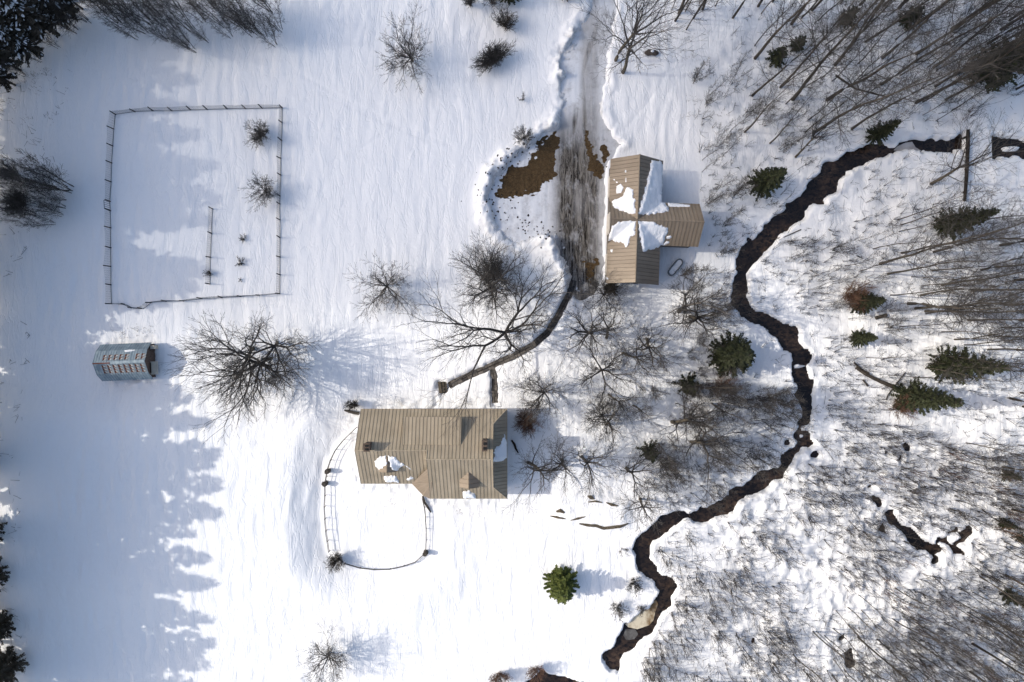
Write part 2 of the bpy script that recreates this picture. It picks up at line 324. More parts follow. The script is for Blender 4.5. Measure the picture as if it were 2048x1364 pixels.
def height(x, y, full=True):
    x = np.asarray(x, float); y = np.asarray(y, float)
    px, py, m = g_masks(x, y)
    z = NZ[5].fbm(x / 26, y / 26, 2) * 0.5 + NZ[6].fbm(x / 7, y / 7, 2) * 0.10
    z00 = z
    # wind ripples running up and down the picture on the open field
    field = sstep(1400, 1330, px + NZ[7].n(x / 6, y / 6) * 60) * (1 - sstep(0, 1, (np.abs(px - 860) < 175) * (np.abs(py - 905) < 110)))
    qx = x + NZ[7].fbm(x / 5, y / 5, 2) * 0.9; amp = 0.55 + 0.9 * np.clip(NZ[8].n(x / 9, y / 9) + .3, 0, 1)
    rip = NZ[8].n(qx / 0.62, y / 3.6) * 0.12 + NZ[9].n(qx / 0.42, y / 1.2) * 0.07 + NZ[10].n(x / 0.7, y / 0.9) * 0.045
    smoothleft = sstep(-40, 300, px) * .7 + .3
    z = z + rip * field * amp * smoothleft
    for k_, ln in enumerate(([(590,140),(700,205),(800,250),(900,290)], [(640,185),(760,240),(860,282)], [(715,300),(780,262)], [(320,640),(380,600),(560,610),(740,640),(870,700)], [(1215,300),(1300,200),(1390,60)], [(640,900),(560,880),(470,840)])):
        dl = dist_line(px, py, ln); z = z - (0.05 if k_ < 3 else .035) * sstep(4.5, 1.0, np.abs(dl) + 3.0 * NZ[3].n(x / .45, y / .45))
    # hummocks of the wet wood and marsh
    wood = sstep(1390, 1480, px + NZ[7].n(x / 5, y / 5) * 70 + (py > 700) * 0 - sstep(560, 640, py) * sstep(1010, 900, py) * -130)
    marsh = wood * sstep(820, 960, py)
    hum = -np.abs(NZ[9].fbm(x / 1.3, y / 1.3, 2)) * 0.75 + .2 + NZ[10].fbm(x / 0.6, y / 0.6, 2) * 0.14
    z = z + wood * (NZ[11].fbm(x / 2.6, y / 2.6, 3) * 0.40 + NZ[10].fbm(x / 0.55, y / 0.55, 2) * 0.10) + marsh * hum
    # bank round the house yard: the field drops towards the curved rail
    yard = sdf_poly(px, py, FENCE_IN + [(1010,990),(1010,820),(720,820)])
    z = z + 1.25 * sstep(4, 85, yard) * sstep(980, 780, px) * sstep(760, 850, py) * sstep(1330, 1130, py)
    z = z - 0.12 * np.exp(-((yard - 12) / 9) ** 2) * (px < 720) * (py > 860)
    # slid roof snow and trampled snow round the buildings
    rough = NZ[10].fbm(x / 0.42, y / 0.42, 3)
    hs = sdf_poly(px, py, HOUSE_PX); z = z + (0.16 * rough + 0.18 * np.maximum(rough, 0)) * sstep(44, 16, hs) * sstep(-2, 6, hs) * sstep(1018, 1000, px)
    sh = sdf_poly(px, py, [(204,690),(300,685),(303,758),(206,763)]); z = z + 0.20 * rough * sstep(30, 10, sh) * (px > 225) * (px < 318)
    led = sdf_poly(px, py, [(1090,985),(1180,975),(1262,1000),(1262,1055),(1190,1060),(1110,1045)]); z = z + 0.55 * sstep(10, -22, led) + 0.1 * rough * sstep(8, -5, led)
    # ploughed banks and piles
    dr = m['drive']; left = sstep(1190, 1150, px) + 0.45 * sstep(1190, 1205, px) * sstep(310, 290, py)
    bank = np.exp(-((dr - 13) / 11) ** 2) * (0.30 + 0.5 * NZ[6].fbm(x / 1.3, y / 1.3, 3)) * left * (dr > -12)
    bank = bank * (1 - 0.75 * sstep(230, 205, py) * sstep(1150, 1110, px))
    pile = 1.25 * np.exp(-(dist_line(px, py, [(1098,482),(1108,520),(1130,560)]) / 25) ** 2) * (1 + .5 * NZ[6].fbm(x / 1.2, y / 1.2, 2))
    pile = pile + 0.9 * np.exp(-(dist_line(px, py, [(1150,72),(1138,112),(1122,150)]) / 15) ** 2) * (1 + .6 * NZ[6].fbm(x / 1.0, y / 1.0, 2))
    pile = pile + 0.7 * np.exp(-(dist_line(px, py, [(1110,252),(1060,292),(1015,318),(980,352),(966,400),(972,440)]) / 15) ** 2)
    near = sstep(34, 4, dr) * left
    z = z + bank + pile + near * (0.30 * rough + 0.16 * NZ[3].fbm(x / .22, y / .22, 2))
    z = z + pile * 0.42 * (rough + .7 * NZ[3].fbm(x / .3, y / .3, 2))
    base = z
    if not full: return base, m
    z = z - 0.50 * sstep(4, -4, dr) - (bank + pile * .9) * sstep(2, -6, dr)
    kp = sstep(3.5, -1.5, m['path']); z = z * (1 - kp) + (z00 - 0.42) * kp - 0.22 * sstep(3, -2, m['track'])
    lip = 0.10 * np.exp(-((m['stream'] - 5) / 5) ** 2)
    zs = -1.05
    z = z + lip
    z = z * sstep(-2.5, 9, m['stream']) + (1 - sstep(-2.5, 9, m['stream'])) * np.minimum(z, z * .15 - 0.02)
    z = z + (zs) * sstep(2.6, -2.6, m['stream'])
    return z, m

def hz(px, py):
    x, y = W(px, py); z, _ = height(np.array([x]), np.array([y])); return float(z[0])

def axis(lo, hi, step, far):
    a = list(np.arange(lo, hi + 1e-6, step)); d = step * 1.6; x = a[-1]; out = []
    while x < far: x += d; d *= 1.5; out.append(x)
    d = step * 1.6; x = a[0]; pre = []
    while x > -far: x -= d; d *= 1.5; pre.append(x)
    return np.array(pre[::-1] + a + out)
gx = axis(-63, 63, 0.21, 5000); gy = axis(-43.05, 43.05, 0.21, 5000)
GX, GY = np.meshgrid(gx, gy, indexing='ij')
GZ, GM = height(GX, GY)
farfade = 1 - sstep(90, 400, np.hypot(GX, GY)); GZ = GZ * farfade - (1 - farfade) * 0.3
nx, ny = len(gx), len(gy)
idx = np.arange(nx * ny).reshape(nx, ny)
faces = np.stack([idx[:-1, :-1], idx[1:, :-1], idx[1:, 1:], idx[:-1, 1:]], -1).reshape(-1, 4)
me = smooth(np_mesh('ground', np.stack([GX, GY, GZ], -1).reshape(-1, 3), faces))
gpx, gpy = GX / S + 1024, 682 - GY / S
woodm = sstep(1390, 1450, gpx + NZ[7].n(GX / 5, GY / 5) * 70) + 0.6 * sstep(1040, 1150, gpx) * sstep(590, 660, gpy) * sstep(1060, 980, gpy)
lit = np.clip(woodm * (0.35 + 1.2 * NZ[4].fbm(GX / 4, GY / 4, 2)), 0, 1) + sstep(40, 14, np.abs(sdf_poly(gpx, gpy, HOUSE_PX))) * .0
soil = sstep(9, 1, GM['drive']) * 0.35 * (gpx < 1205)
attr(me, 'litter', np.clip(lit, 0, 1)); attr(me, 'soil', np.clip(soil, 0, 1))
ground = link('ground', me, M['snow']); tag(ground, 'snow covered ground of field, yard and wooded marsh', kind='structure')

# fast height lookup on the fine grid
def zat(px, py):
    x, y = W(px, py); i = int(np.clip(np.searchsorted(gx, x) - 1, 0, nx - 2)); j = int(np.clip(np.searchsorted(gy, y) - 1, 0, ny - 2))
    u = (x - gx[i]) / (gx[i + 1] - gx[i]); v = (y - gy[j]) / (gy[j + 1] - gy[j])
    return float((GZ[i, j] * (1 - u) + GZ[i + 1, j] * u) * (1 - v) + (GZ[i, j + 1] * (1 - u) + GZ[i + 1, j + 1] * u) * v)
def at(px, py, dz=0.0):
    x, y = W(px, py); return (x, y, zat(px, py) + dz)
def zw(x, y): return zat(x / S + 1024, 682 - y / S)

# driveway sheet
dx = np.arange(W(955, 0)[0], W(1262, 0)[0], 0.1); dy = np.arange(W(0, 612)[1], W(0, -70)[1], 0.1)
DX, DY = np.meshgrid(dx, dy, indexing='ij'); base, dm = height(DX, DY, False)
base2 = NZ[5].fbm(DX / 26, DY / 26, 2) * 0.5 + NZ[6].fbm(DX / 7, DY / 7, 2) * 0.10
dpx, dpy = DX / S + 1024, 682 - DY / S
DZ = base2 - 0.24 + 0.03 * NZ[9].fbm(DX / 0.35, DY / 3.0, 3) + 0.05 * NZ[10].fbm(DX / 0.5, DY / 0.6, 2) * sstep(1110, 1060, dpx)
keep = dm['drive'] < 16
ii = np.arange(DX.size).reshape(DX.shape)
fk = keep[:-1, :-1] & keep[1:, :-1] & keep[1:, 1:] & keep[:-1, 1:]
ff = np.stack([ii[:-1, :-1], ii[1:, :-1], ii[1:, 1:], ii[:-1, 1:]], -1)[fk]
me = smooth(np_mesh('driveway', np.stack([DX, DY, DZ], -1).reshape(-1, 3), ff))
w1 = NZ[1].fbm(DX / 1.3, DY / 1.3, 4) * 16 + NZ[2].fbm(DX / .4, DY / .3, 2) * 9
earth = np.full(DX.shape, 99.0)
for pl in ([(1113,250),(1119,300),(1106,350),(1072,380),(1040,394),(998,386),(1001,352),(1022,332),(1058,326),(1078,308),(1077,287),(1098,270)], [(1171,262),(1183,296),(1204,342),(1200,352),(1182,342),(1173,300)], [(1205,278),(1226,308),(1212,320),(1204,300)], [(1168,516),(1190,520),(1193,560),(1172,556)]):
    earth = np.minimum(earth, sdf_poly(dpx, dpy, pl))
EARTH = earth + w1; attr(me, 'earth', sstep(5, -5, EARTH)); DRX, DRY, DRZ = dx, dy, DZ
track = np.minimum(np.abs(dpx - (1150 + 0.02 * (dpy - 200))), np.abs(dpx - (1172 - 0.01 * (dpy - 200))))
dirt = sstep(215, 330, dpy) * sstep(1098, 1130, dpx) * sstep(1222, 1205, dpx) * (0.92 + NZ[6].fbm(DX / 2, DY / 4, 2) * .6)
forkx = np.minimum(np.abs(dpx - np.interp(dpy, [0, 60, 120, 150, 240, 330], [1212, 1190, 1170, 1164, 1171, 1166])), np.abs(dpx - np.interp(dpy, [0, 60, 120, 150, 240, 330], [1216, 1194, 1172, 1163, 1150, 1142])))
dirt = np.maximum(dirt, sstep(7, 1, forkx + NZ[3].fbm(DX / .8, DY / 3, 2) * 4) * 0.85 * sstep(-20, 60, dpy))
dirt = np.maximum(dirt, 0.35 * sstep(1140, 1165, dpx) * sstep(-20, 60, dpy)); dirt = np.maximum(dirt, 0.9 * sstep(520, 570, dpy))
attr(me, 'dirt', np.clip(dirt, 0, 1)); attr(me, 'snowy', np.clip(sstep(1125, 1080, dpx) * 1.0 + sstep(245, 190, dpy) * (.25 + .9 * sstep(1172, 1150, dpx)) + 0.5 * sstep(1190, 1204, dpx), 0, 1))
link('driveway', me, M['drive']); tag(bpy.data.objects['driveway'], 'ploughed driveway with slushy tyre tracks and bare earth', kind='structure')

# water sheets
WZ = -0.52
def sheet(name, poly, z, mat, label, step=0.25, noise=0.0):
    pts = [W(*p) for p in poly]; mb = MB(); mb.poly([(a, b, z) for a, b in pts]); o = mb.build(name, mat); return tag(o, label, kind='structure')
def ribbon(name, chain, extra, z, mat, label):
    """closed strip following a chain of (x, y, r) in pixels"""
    L = []; R = []
    for i, (x, y, r) in enumerate(chain):
        a = chain[max(i - 1, 0)]; b = chain[min(i + 1, len(chain) - 1)]
        dx_, dy_ = b[0] - a[0], b[1] - a[1]; n = math.hypot(dx_, dy_) + 1e-6; e = r + extra
        L.append((x - dy_ / n * e, y + dx_ / n * e)); R.append((x + dy_ / n * e, y - dx_ / n * e))
    mb = MB()
    for i in range(len(chain) - 1):
        q = [L[i], L[i + 1], R[i + 1], R[i]]; mb.poly([(*W(*p), z) for p in q])
    o = mb.build(name, mat); return tag(o, label, kind='structure')
# one level sheet of stream water under the whole wet wood; the snow stands above it except where it is cut
sheet('stream_water', [(1195,200),(2160,200),(2160,1440),(1000,1440),(1000,1345),(1195,1345)], WZ, M['water'], 'dark brown stream and marsh pools cut through the snow')

# ice on the stream
def ice(poly, mat, label, z):
    pts = [(*W(*p), z) for p in poly]; mb = MB(); mb.prism(pts, (0, 0, -0.05)); o = mb.build('ice_sheet', mat); tag(o, label, 'ice'); return o
ice([(1314,1203),(1318,1212),(1312,1228),(1309,1243),(1300,1254),(1276,1262),(1258,1258),(1252,1252),(1262,1240),(1272,1232),(1292,1216)], M['ice_tan'], 'tan stained ice sheet on the wide stream pool', -0.485)
ice([(1252,1262),(1272,1262),(1278,1272),(1270,1282),(1254,1284),(1248,1274)], M['ice_grey'], 'dull grey ice pan below the tan ice sheet', -0.49)
ice([(1829,281),(1836,292),(1848,300),(1836,303),(1810,301),(1792,298),(1800,290),(1815,283)], M['ice_pale'], 'pale grey ice shelf in the upper stream', -0.48)

# ------------------------------------------------------------------ trees
def nrm(v):
    l = math.sqrt(v[0] * v[0] + v[1] * v[1] + v[2] * v[2]) + 1e-9; return (v[0] / l, v[1] / l, v[2] / l)
def tilt(d, ang, az):
    a = (0, 0, 1) if abs(d[2]) < 0.9 else (1, 0, 0)
    u = nrm((d[1] * a[2] - d[2] * a[1], d[2] * a[0] - d[0] * a[2], d[0] * a[1] - d[1] * a[0]))
    v = (d[1] * u[2] - d[2] * u[1], d[2] * u[0] - d[0] * u[2], d[0] * u[1] - d[1] * u[0])
    c, s = math.cos(ang), math.sin(ang); ca, sa = math.cos(az) * s, math.sin(az) * s
    return (d[0] * c + u[0] * ca + v[0] * sa, d[1] * c + u[1] * ca + v[1] * sa, d[2] * c + u[2] * ca + v[2] * sa)
def grow(segs, p, d, L, r, lvl, P, rng):
    n = P['seg'][lvl]; st = L / n; w = P['wob'][lvl]; up = P['up'][lvl]; az = rng.uniform(0, 6.28); r0 = r; tip = max(P['tip'][lvl] * r, P['rmin'])
    r0 = max(r0, P['rmin'])
    for i in range(n):
        d = nrm((d[0] + rng.gauss(0, w), d[1] + rng.gauss(0, w), d[2] + rng.gauss(0, w) + up))
        q = (p[0] + d[0] * st, p[1] + d[1] * st, p[2] + d[2] * st); t0 = i / n; t = (i + 1) / n
        ra = r0 + (tip - r0) * t0; rb = r0 + (tip - r0) * t
        segs.append((p, q, ra, rb, lvl))
        if lvl < P['max'] and t > P['start'][lvl]:
            k = P['kids'][lvl] / max(1, n * (1 - P['start'][lvl])); kk = int(k) + (rng.random() < k - int(k))
            for _ in range(kk):
                az += 2.4 + rng.uniform(-.5, .5); f = rng.random(); s = (p[0] + (q[0] - p[0]) * f, p[1] + (q[1] - p[1]) * f, p[2] + (q[2] - p[2]) * f)
                cl = L * P['ratio'][lvl] * (1 - P['taper'][lvl] * t) * rng.uniform(.65, 1.25)
                grow(segs, s, tilt(d, math.radians(P['ang'][lvl] + rng.uniform(-13, 13)), az), cl, min(rb * P['rr'][lvl], rb * .9), lvl + 1, P, rng)
        p = q
    if lvl < P['max'] and P['fork'][lvl]:
        for k in range(P['fork'][lvl]):
            az += 6.28 / P['fork'][lvl] + rng.uniform(-.5, .5)
            grow(segs, p, tilt(d, math.radians(P['fang'][lvl] * rng.uniform(.6, 1.2)), az), L * P['fratio'][lvl] * rng.uniform(.75, 1.2), rb * P.get('fr', .75), lvl + 1, P, rng)
def tubes(segs, kmap):
    V = []; F = []; off = 0
    for k, sel in kmap(segs):
        if not sel: continue
        P0 = np.array([s[0] for s in sel]); P1 = np.array([s[1] for s in sel]); R0 = np.array([s[2] for s in sel]); R1 = np.array([s[3] for s in sel])
        D = P1 - P0; D /= np.linalg.norm(D, axis=1, keepdims=True) + 1e-9
        A = np.where(np.abs(D[:, 2:3]) < 0.9, np.array([[0, 0, 1.0]]), np.array([[1.0, 0, 0]])); U = np.cross(D, A); U /= np.linalg.norm(U, axis=1, keepdims=True); Vv = np.cross(D, U)
        P1 = P1 + D * R1[:, None] * .3; n = len(sel); ring = []
        for q in range(k):
            t = 2 * math.pi * q / k; off_ = math.cos(t) * U + math.sin(t) * Vv; ring.append((P0 + off_ * R0[:, None], P1 + off_ * R1[:, None]))
        VV = np.stack([r[0] for r in ring] + [r[1] for r in ring], 1).reshape(-1, 3)
        b = off + np.arange(n)[:, None] * 2 * k
        for q in range(k): F.append(np.concatenate([b + q, b + (q + 1) % k, b + k + (q + 1) % k, b + k + q], 1))
        V.append(VV); off += len(VV)
    return np.concatenate(V), np.concatenate(F)
def kmap(segs):
    thick = [s for s in segs if s[2] > 0.09]; mid = [s for s in segs if .035 < s[2] <= .09]; thin = [s for s in segs if s[2] <= .035]
    return ((7, thick), (4, mid), (3, thin))
def trunk_mesh(name, segs):
    mb = MB(); pts = [segs[0][0]] + [s[1] for s in segs]; rad = [segs[0][2]] + [s[3] for s in segs]
    p0 = pts[0]; pts[0] = (p0[0], p0[1], p0[2] - .5); rad[0] *= 1.12
    mb.tube(pts, rad, 8); me = bpy.data.meshes.new(name); me.from_pydata(mb.v, [], mb.f); me.update(); return smooth(me)

def spec(kind, h, rng):
    g = rng.uniform
    if kind == 'maple':      # short trunk, limbs forking again and again into a wide dome
        return dict(fr=.80, L=h * .20, r=h * .019, max=7, seg=(4, 3, 3, 3, 2, 2, 2, 1), wob=(.06,) + (.085,) * 7, up=(.1, .02, .03, .035, .04, .04, .04, .04), start=(.5, .3, .3, .3, .3, .3, .3, 0), kids=(1.5, 1.0, .9, .8, .75, .7, .55, 0),
            ratio=(.95, .62, .62, .62, .6, .6, .6, .6), taper=(.1,) * 8, ang=(60, 44, 42, 40, 38, 36, 36, 36), rr=(.45, .5, .5, .5, .55, .6, .7, .7), tip=(.85, .85, .84, .82, .8, .75, .7, .6), fork=(5, 2, 2, 2, 2, 2, 2, 0), fang=(52, 25, 25, 25, 24, 23, 22, 0), fratio=(1.08, .82, .80, .80, .78, .76, .74, 0), rmin=.0095)
    if kind == 'orchard':
        return dict(L=h * .20, r=h * .02, max=6, seg=(4, 3, 3, 3, 2, 2, 1), wob=(.06,) + (.10,) * 6, up=(.05, .03, .04, .04, .04, .04, .04), start=(.4, .3, .3, .3, .3, .3, 0), kids=(3, 1.1, 1.0, .9, .8, .6, 0),
            ratio=(1.1, .62, .62, .62, .6, .6, .6), taper=(.1,) * 7, ang=(62, 46, 44, 42, 40, 38, 38), rr=(.45, .5, .5, .5, .6, .7, .7), tip=(.8, .8, .78, .75, .75, .75, .7), fork=(8, 2, 2, 2, 2, 2, 0), fang=(56, 26, 26, 26, 25, 24, 0), fratio=(1.2, .80, .78, .76, .74, .72, 0), rmin=.0098)
    if kind == 'forest':     # straight bole, crown in the upper half
        return dict(L=h, r=h * .0078, max=3, seg=(12, 6, 4, 3), wob=(.035, .08, .10, .11), up=(.06, .07, .06, .05), start=(.26, .15, .1, 0), kids=(22, 6.5, 4.4, 0),
            ratio=(.33, .45, .5, .5), taper=(.6, .4, .35, .3), ang=(40, 38, 38, 38), rr=(.42, .55, .6, .7), tip=(.12, .3, .4, .5), fork=(2, 0, 0, 0), fang=(18, 0, 0, 0), fratio=(.12, 0, 0, 0), rmin=.0095)
    if kind == 'oak':        # stout bole that forks into big limbs half way up
        return dict(L=h * .40, r=h * .013, max=6, seg=(6, 3, 3, 2, 2, 2, 1), wob=(.05,) + (.09,) * 6, up=(.05, .05, .05, .05, .05, .04, .04), start=(.45, .3, .3, .3, .3, .3, 0), kids=(3, .8, .7, .5, .4, .3, 0),
            ratio=(.42, .62, .62, .62, .6, .6, .6), taper=(.1,) * 7, ang=(55, 44, 42, 40, 38, 36, 36), rr=(.45, .5, .5, .5, .6, .7, .7), tip=(.7, .78, .78, .75, .75, .75, .7), fork=(4, 2, 2, 2, 2, 2, 0), fang=(36, 24, 24, 24, 23, 22, 0), fratio=(.40, .80, .78, .78, .76, .74, 0), rmin=.0095)
    if kind == 'pole':       # thin young stem
        return dict(L=h, r=h * .0055, max=2, seg=(10, 5, 3), wob=(.045, .09, .12), up=(.06, .08, .06), start=(.22, .15, 0), kids=(22, 6.5, 0),
            ratio=(.26, .45, .5), taper=(.6, .35, .3), ang=(38, 38, 40), rr=(.45, .6, .7), tip=(.15, .35, .5), fork=(2, 0, 0), fang=(15, 0, 0), fratio=(.12, 0, 0), rmin=.010)
SEED = [100]
def bare(kind, h, multi=0, lean=0.0, thick=1.0):
    SEED[0] += 1; rng = random.Random(SEED[0]); P = spec(kind, h, rng); P['r'] *= thick; tr = []; cr = []
    for m in range(max(1, multi)):
        segs = []; a = rng.uniform(0, 6.28); ln = lean + (rng.uniform(.10, .30) if multi else 0)
        d = nrm((math.cos(a) * ln, math.sin(a) * ln, 1)); p = (math.cos(a) * .25 * bool(multi), math.sin(a) * .25 * bool(multi), 0)
        grow(segs, p, d, P['L'] * (rng.uniform(.75, 1) if multi else 1), P['r'] * (.8 if multi else 1), 0, P, rng)
        tr.append([s for s in segs if s[4] == 0]); cr += [s for s in segs if s[4] > 0]
    tms = [trunk_mesh('trunk', t) for t in tr]
    V, F = tubes(cr, kmap); return tms, np_mesh('crown', V, F)
LIB = {}
def lib(key, n, fn):
    LIB[key] = [fn() for _ in range(n)]
lib('forest', 6, lambda: bare('forest', 22.0)); lib('oak', 4, lambda: bare('oak', 14.0)); lib('pole', 5, lambda: bare('pole', 11.0))
lib('clump', 4, lambda: bare('pole', 9.0, multi=5)); lib('orchard', 4, lambda: bare('orchard', 5.0)); lib('twin', 3, lambda: bare('forest', 20.0, multi=2))
HREF = dict(forest=22.0, oak=14.0, pole=11.0, clump=9.0, orchard=5.0, twin=20.0)
TREES = []      # (object, px, py, size word)
def mats_for(me, m):
    if len(me.materials) == 0: me.materials.append(m)
def place_tree(name, tms, cme, px, py, sc, rz, bark, twig, label, cat='tree', group=None, tiltxy=(0, 0)):
    o = empty(name, at(px, py, -.05), label, cat, group, rz); o.scale = (sc, sc, sc)
    o.rotation_euler = (tiltxy[0], tiltxy[1], rz)
    for t in tms: mats_for(t, bark); link('trunk', t, None, o)
    mats_for(cme, twig); link('crown', cme, None, o); return o
# individual yard trees: pixel base, kind, height, label
def yard(px, py, kind, h, label, bark='bark_yard', twig='twig', wide=1.0, tl=(0, 0), name='bare_tree', rz=None, group=None, multi=0, thick=None):
    tms, cme = bare(kind, h, multi, 0.0, thick or (1.55 if kind == 'oak' and h < 12.5 else 1.0)); rz = random.uniform(0, 6.28) if rz is None else rz
    o = place_tree(name, tms, cme, px, py, 1.0, rz, M[bark], M[twig], label, tiltxy=tl, group=group); o.scale = (wide, wide, 1.0); return o
yard(508, 696, 'maple', 11.8, 'wide bare maple whose limbs reach closest over the tin shed', wide=.9, tl=(-.14, -.36))
yard(544, 716, 'maple', 10.4, 'wide bare maple lowest of the three beside the tin shed', wide=.9, tl=(-.10, -.32))
yard(556, 684, 'maple', 11.5, 'wide bare maple farthest from the tin shed in the group of three', wide=.8, tl=(-.24, .10))
yard(1014, 662, 'maple', 12.5, 'wide bare shade tree over the bend of the flagstone path', wide=1.0, tl=(-.03, -.14))
yard(988, 576, 'maple', 11.5, 'bare dense tree beside the tall ploughed snow pile', wide=.85, tl=(0, -.04))
yard(990, 560, 'orchard', 6.0, 'low tangled bare tree under the dense tree by the snow pile', wide=1.0)
yard(776, 570, 'orchard', 5.6, 'small spreading fruit tree alone in the middle of the field', wide=1.0)
yard(826, 122, 'orchard', 6.2, 'small round bare tree alone at the top of the field', wide=.95)
yard(529, 269, 'orchard', 3.0, 'upper small fruit tree inside the wire fence', wide=.85)
yard(532, 383, 'orchard', 3.9, 'lower small fruit tree inside the wire fence', wide=.85)
yard(1231, 121, 'oak', 15, 'tall bare tree at the edge of the upper driveway', wide=1.0)
yard(1246, 145, 'oak', 16, 'tall bare tree between the driveway and the snow capped boulder', wide=1.0)
yard(658, 1304, 'orchard', 6.8, 'lone bare tree casting a long shadow on the lower field', wide=.75, tl=(.10, -.08))
yard(1047, 281, 'orchard', 2.8, 'crooked small tree on the ploughed bank by bare earth', wide=.7)
yard(1183, 665, 'oak', 11, 'curved thick tree standing beside the path below the barn', tl=(-.18, -.12), wide=1.1)
yard(1213, 675, 'oak', 9, 'stout tree second along the row below the barn', tl=(-.10, .22))
yard(1294, 678, 'oak', 10.5, 'forked thick tree third along the row below the barn', tl=(-.10, .18))
yard(1245, 706, 'oak', 8.5, 'stubby tree with thick trunk under the forked tree', tl=(0, .25))
yard(1201, 739, 'maple', 9.5, 'round crowned bare tree alone between path and stream wood', wide=.75)
yard(1087, 783, 'orchard', 6.5, 'thin twisted bare tree above the reddish bush', wide=.9)
yard(1217, 789, 'oak', 8, 'leaning bare tree with forked pale trunk near the yard wood', tl=(.10, .16), wide=.8)
yard(1266, 811, 'oak', 8, 'leaning short tree between yard trees with long shadow', tl=(.08, .16), wide=.7)
yard(1202, 829, 'orchard', 6.5, 'dense low bare tree to the side of the reddish bush', wide=.8)
yard(1213, 849, 'oak', 9, 'bent bare tree reaching sideways below the dense low tree', tl=(.06, .2), wide=.9)
yard(1345, 844, 'oak', 12, 'thick bare tree at the edge of the sapling thicket', tl=(.03, .05))
yard(1380, 884, 'oak', 12, 'thick bare tree inside the sapling thicket above the stream', tl=(.03, .05))
yard(1164, 913, 'oak', 10, 'bare tree with mossy trunk above the rock ledge', tl=(.05, 0))
yard(1124, 920, 'oak', 10, 'bare tree between house corner tree and rock ledge', tl=(.05, 0))
yard(1054, 925, 'oak', 11, 'bare tree beside the shaded end of the house', tl=(.12, .10))
yard(1252, 936, 'oak', 9, 'bare tree at the corner of the sapling thicket by the ledge', tl=(.05, 0))
yard(1280, 998, 'oak', 8, 'bare tree over the stream end of the rock ledge', tl=(.05, 0))
yard(1358, 623, 'oak', 12, 'spreading bare tree between the snow filled trough and the stream', wide=1.0, tl=(-.03, .1))
yard(1380, 633, 'oak', 12, 'dark spreading tree beside the stream narrows below the barn', wide=1.0, tl=(0, .1))
yard(1206, 590, 'orchard', 5.5, 'twiggy tree overhanging the lower barn corner', wide=.8)
yard(1592, 314, 'oak', 9, 'bent bare tree curving beside the upper stream', tl=(-.2, .3), wide=.7)
yard(1861, 368, 'oak', 15, 'bare tree leaning across the timber edged bridge', tl=(-.03, .05), wide=.9)
yard(1759, 528, 'forest', 19, 'thick grey trunk with crooked side limb in the wood', bark='bark_wood', wide=1.1)
yard(163, 38, 'oak', 9, 'pale birch with curved trunk by the corner conifers', bark='bark_birch', twig='twig', tl=(-.3, -.5), wide=.5)

# forest bases read from the photograph (px, py, kind, height)
FO = '''1584,47,f,24 1624,20,f,20 1636,42,p,13 1562,173,f,22 1585,200,f,25 1572,208,p,14 1656,199,f,24 1628,265,f,24 1612,264,p,14 1704,258,f,23 1732,82,f,22 1696,98,f,24 1764,117,f,21 1829,207,f,25 1890,200,f,21 1865,136,f,20 1870,142,p,14 1853,136,p,14
1907,150,f,26 1937,120,f,24 1767,12,f,20 1868,22,f,22 1842,206,p,16 1974,88,f,23 1930,110,p,15 1678,213,p,10 1694,226,p,9 1904,220,p,11 1871,242,p,10 1842,232,p,10 1752,207,p,12 1350,42,f,18 1386,37,f,16 1358,27,f,20 1343,19,p,12 1370,24,p,12 1466,36,f,22
1511,115,f,22 1510,91,p,12 1505,191,f,16 1563,174,p,14 1389,166,c,5 1420,190,p,9 1459,167,p,7 1490,264,f,16 1539,287,f,14 1459,264,p,8 1523,27,p,14 1517,12,f,20 1775,548,f,19 1883,570,f,20 1943,582,f,20 1842,591,f,15 1816,607,f,20 1832,617,f,21 1852,622,f,20 1854,627,p,16
1801,654,p,13 1747,498,p,12 1719,542,p,10 1688,532,p,8 1669,538,p,6 1624,586,p,7 1665,611,c,5 1769,660,c,6 1999,491,f,19 1866,504,f,17 1893,466,f,15 1794,440,p,13 1800,450,p,14 1797,463,p,13 2019,796,f,18 2042,813,f,18 1735,715,p,11 1777,751,p,7 1829,755,p,13
1851,736,p,14 1867,726,p,12 1868,712,p,12 1928,690,p,14 1976,699,f,16 1970,671,p,14 1946,678,p,12 1961,1228,f,20 1965,1241,p,15 1951,1264,p,12 1943,1286,f,20 1939,1342,f,18 1716,1274,f,17 1625,1262,p,15 1771,1177,p,12 1784,1237,p,14 1827,1242,p,13 1817,1274,p,14
1793,1296,p,13 1834,1306,p,13 1722,1327,p,15 1587,1310,p,14 1662,1349,p,14 1691,1342,p,12 1818,1346,p,12 1958,1152,f,15 1983,1153,p,14 2012,1150,f,17 1917,1175,p,12 1990,1140,p,10 1992,1106,p,9 2002,933,f,16 2002,1296,p,12 1987,1298,p,12 2024,1019,f,18 1925,934,p,12
1915,1298,p,12 1538,1274,p,11 1632,1262,p,10 1414,640,p,10 1418,659,p,11 1352,807,p,11 1423,806,f,12 1402,776,f,11 1355,786,p,10 1317,888,f,10 1360,837,p,11 1372,60,p,13 1405,20,f,17 1430,14,p,13 2000,60,f,22 2020,40,f,22 2030,180,f,20 2040,110,f,22 1990,150,p,14 2046,60,p,16
2030,560,f,19 2010,610,f,18 2040,640,f,19 1985,530,p,14 2020,520,p,14 1960,540,f,18 1925,610,p,15 1935,640,f,18 1975,625,p,15 2000,655,p,14 2030,700,p,14 1905,560,p,13 1800,15,f,22 1720,10,f,22 1680,8,p,14 1740,45,p,14 1815,60,f,22 1790,80,p,13 1650,90,p,12 1610,110,p,13 1670,130,f,21 1640,160,p,12 1715,160,p,12 1760,170,f,20 1800,150,p,13 1830,110,f,22 1900,60,f,23 1930,40,p,15 1960,20,f,22 1980,120,p,14 1880,90,p,14'''
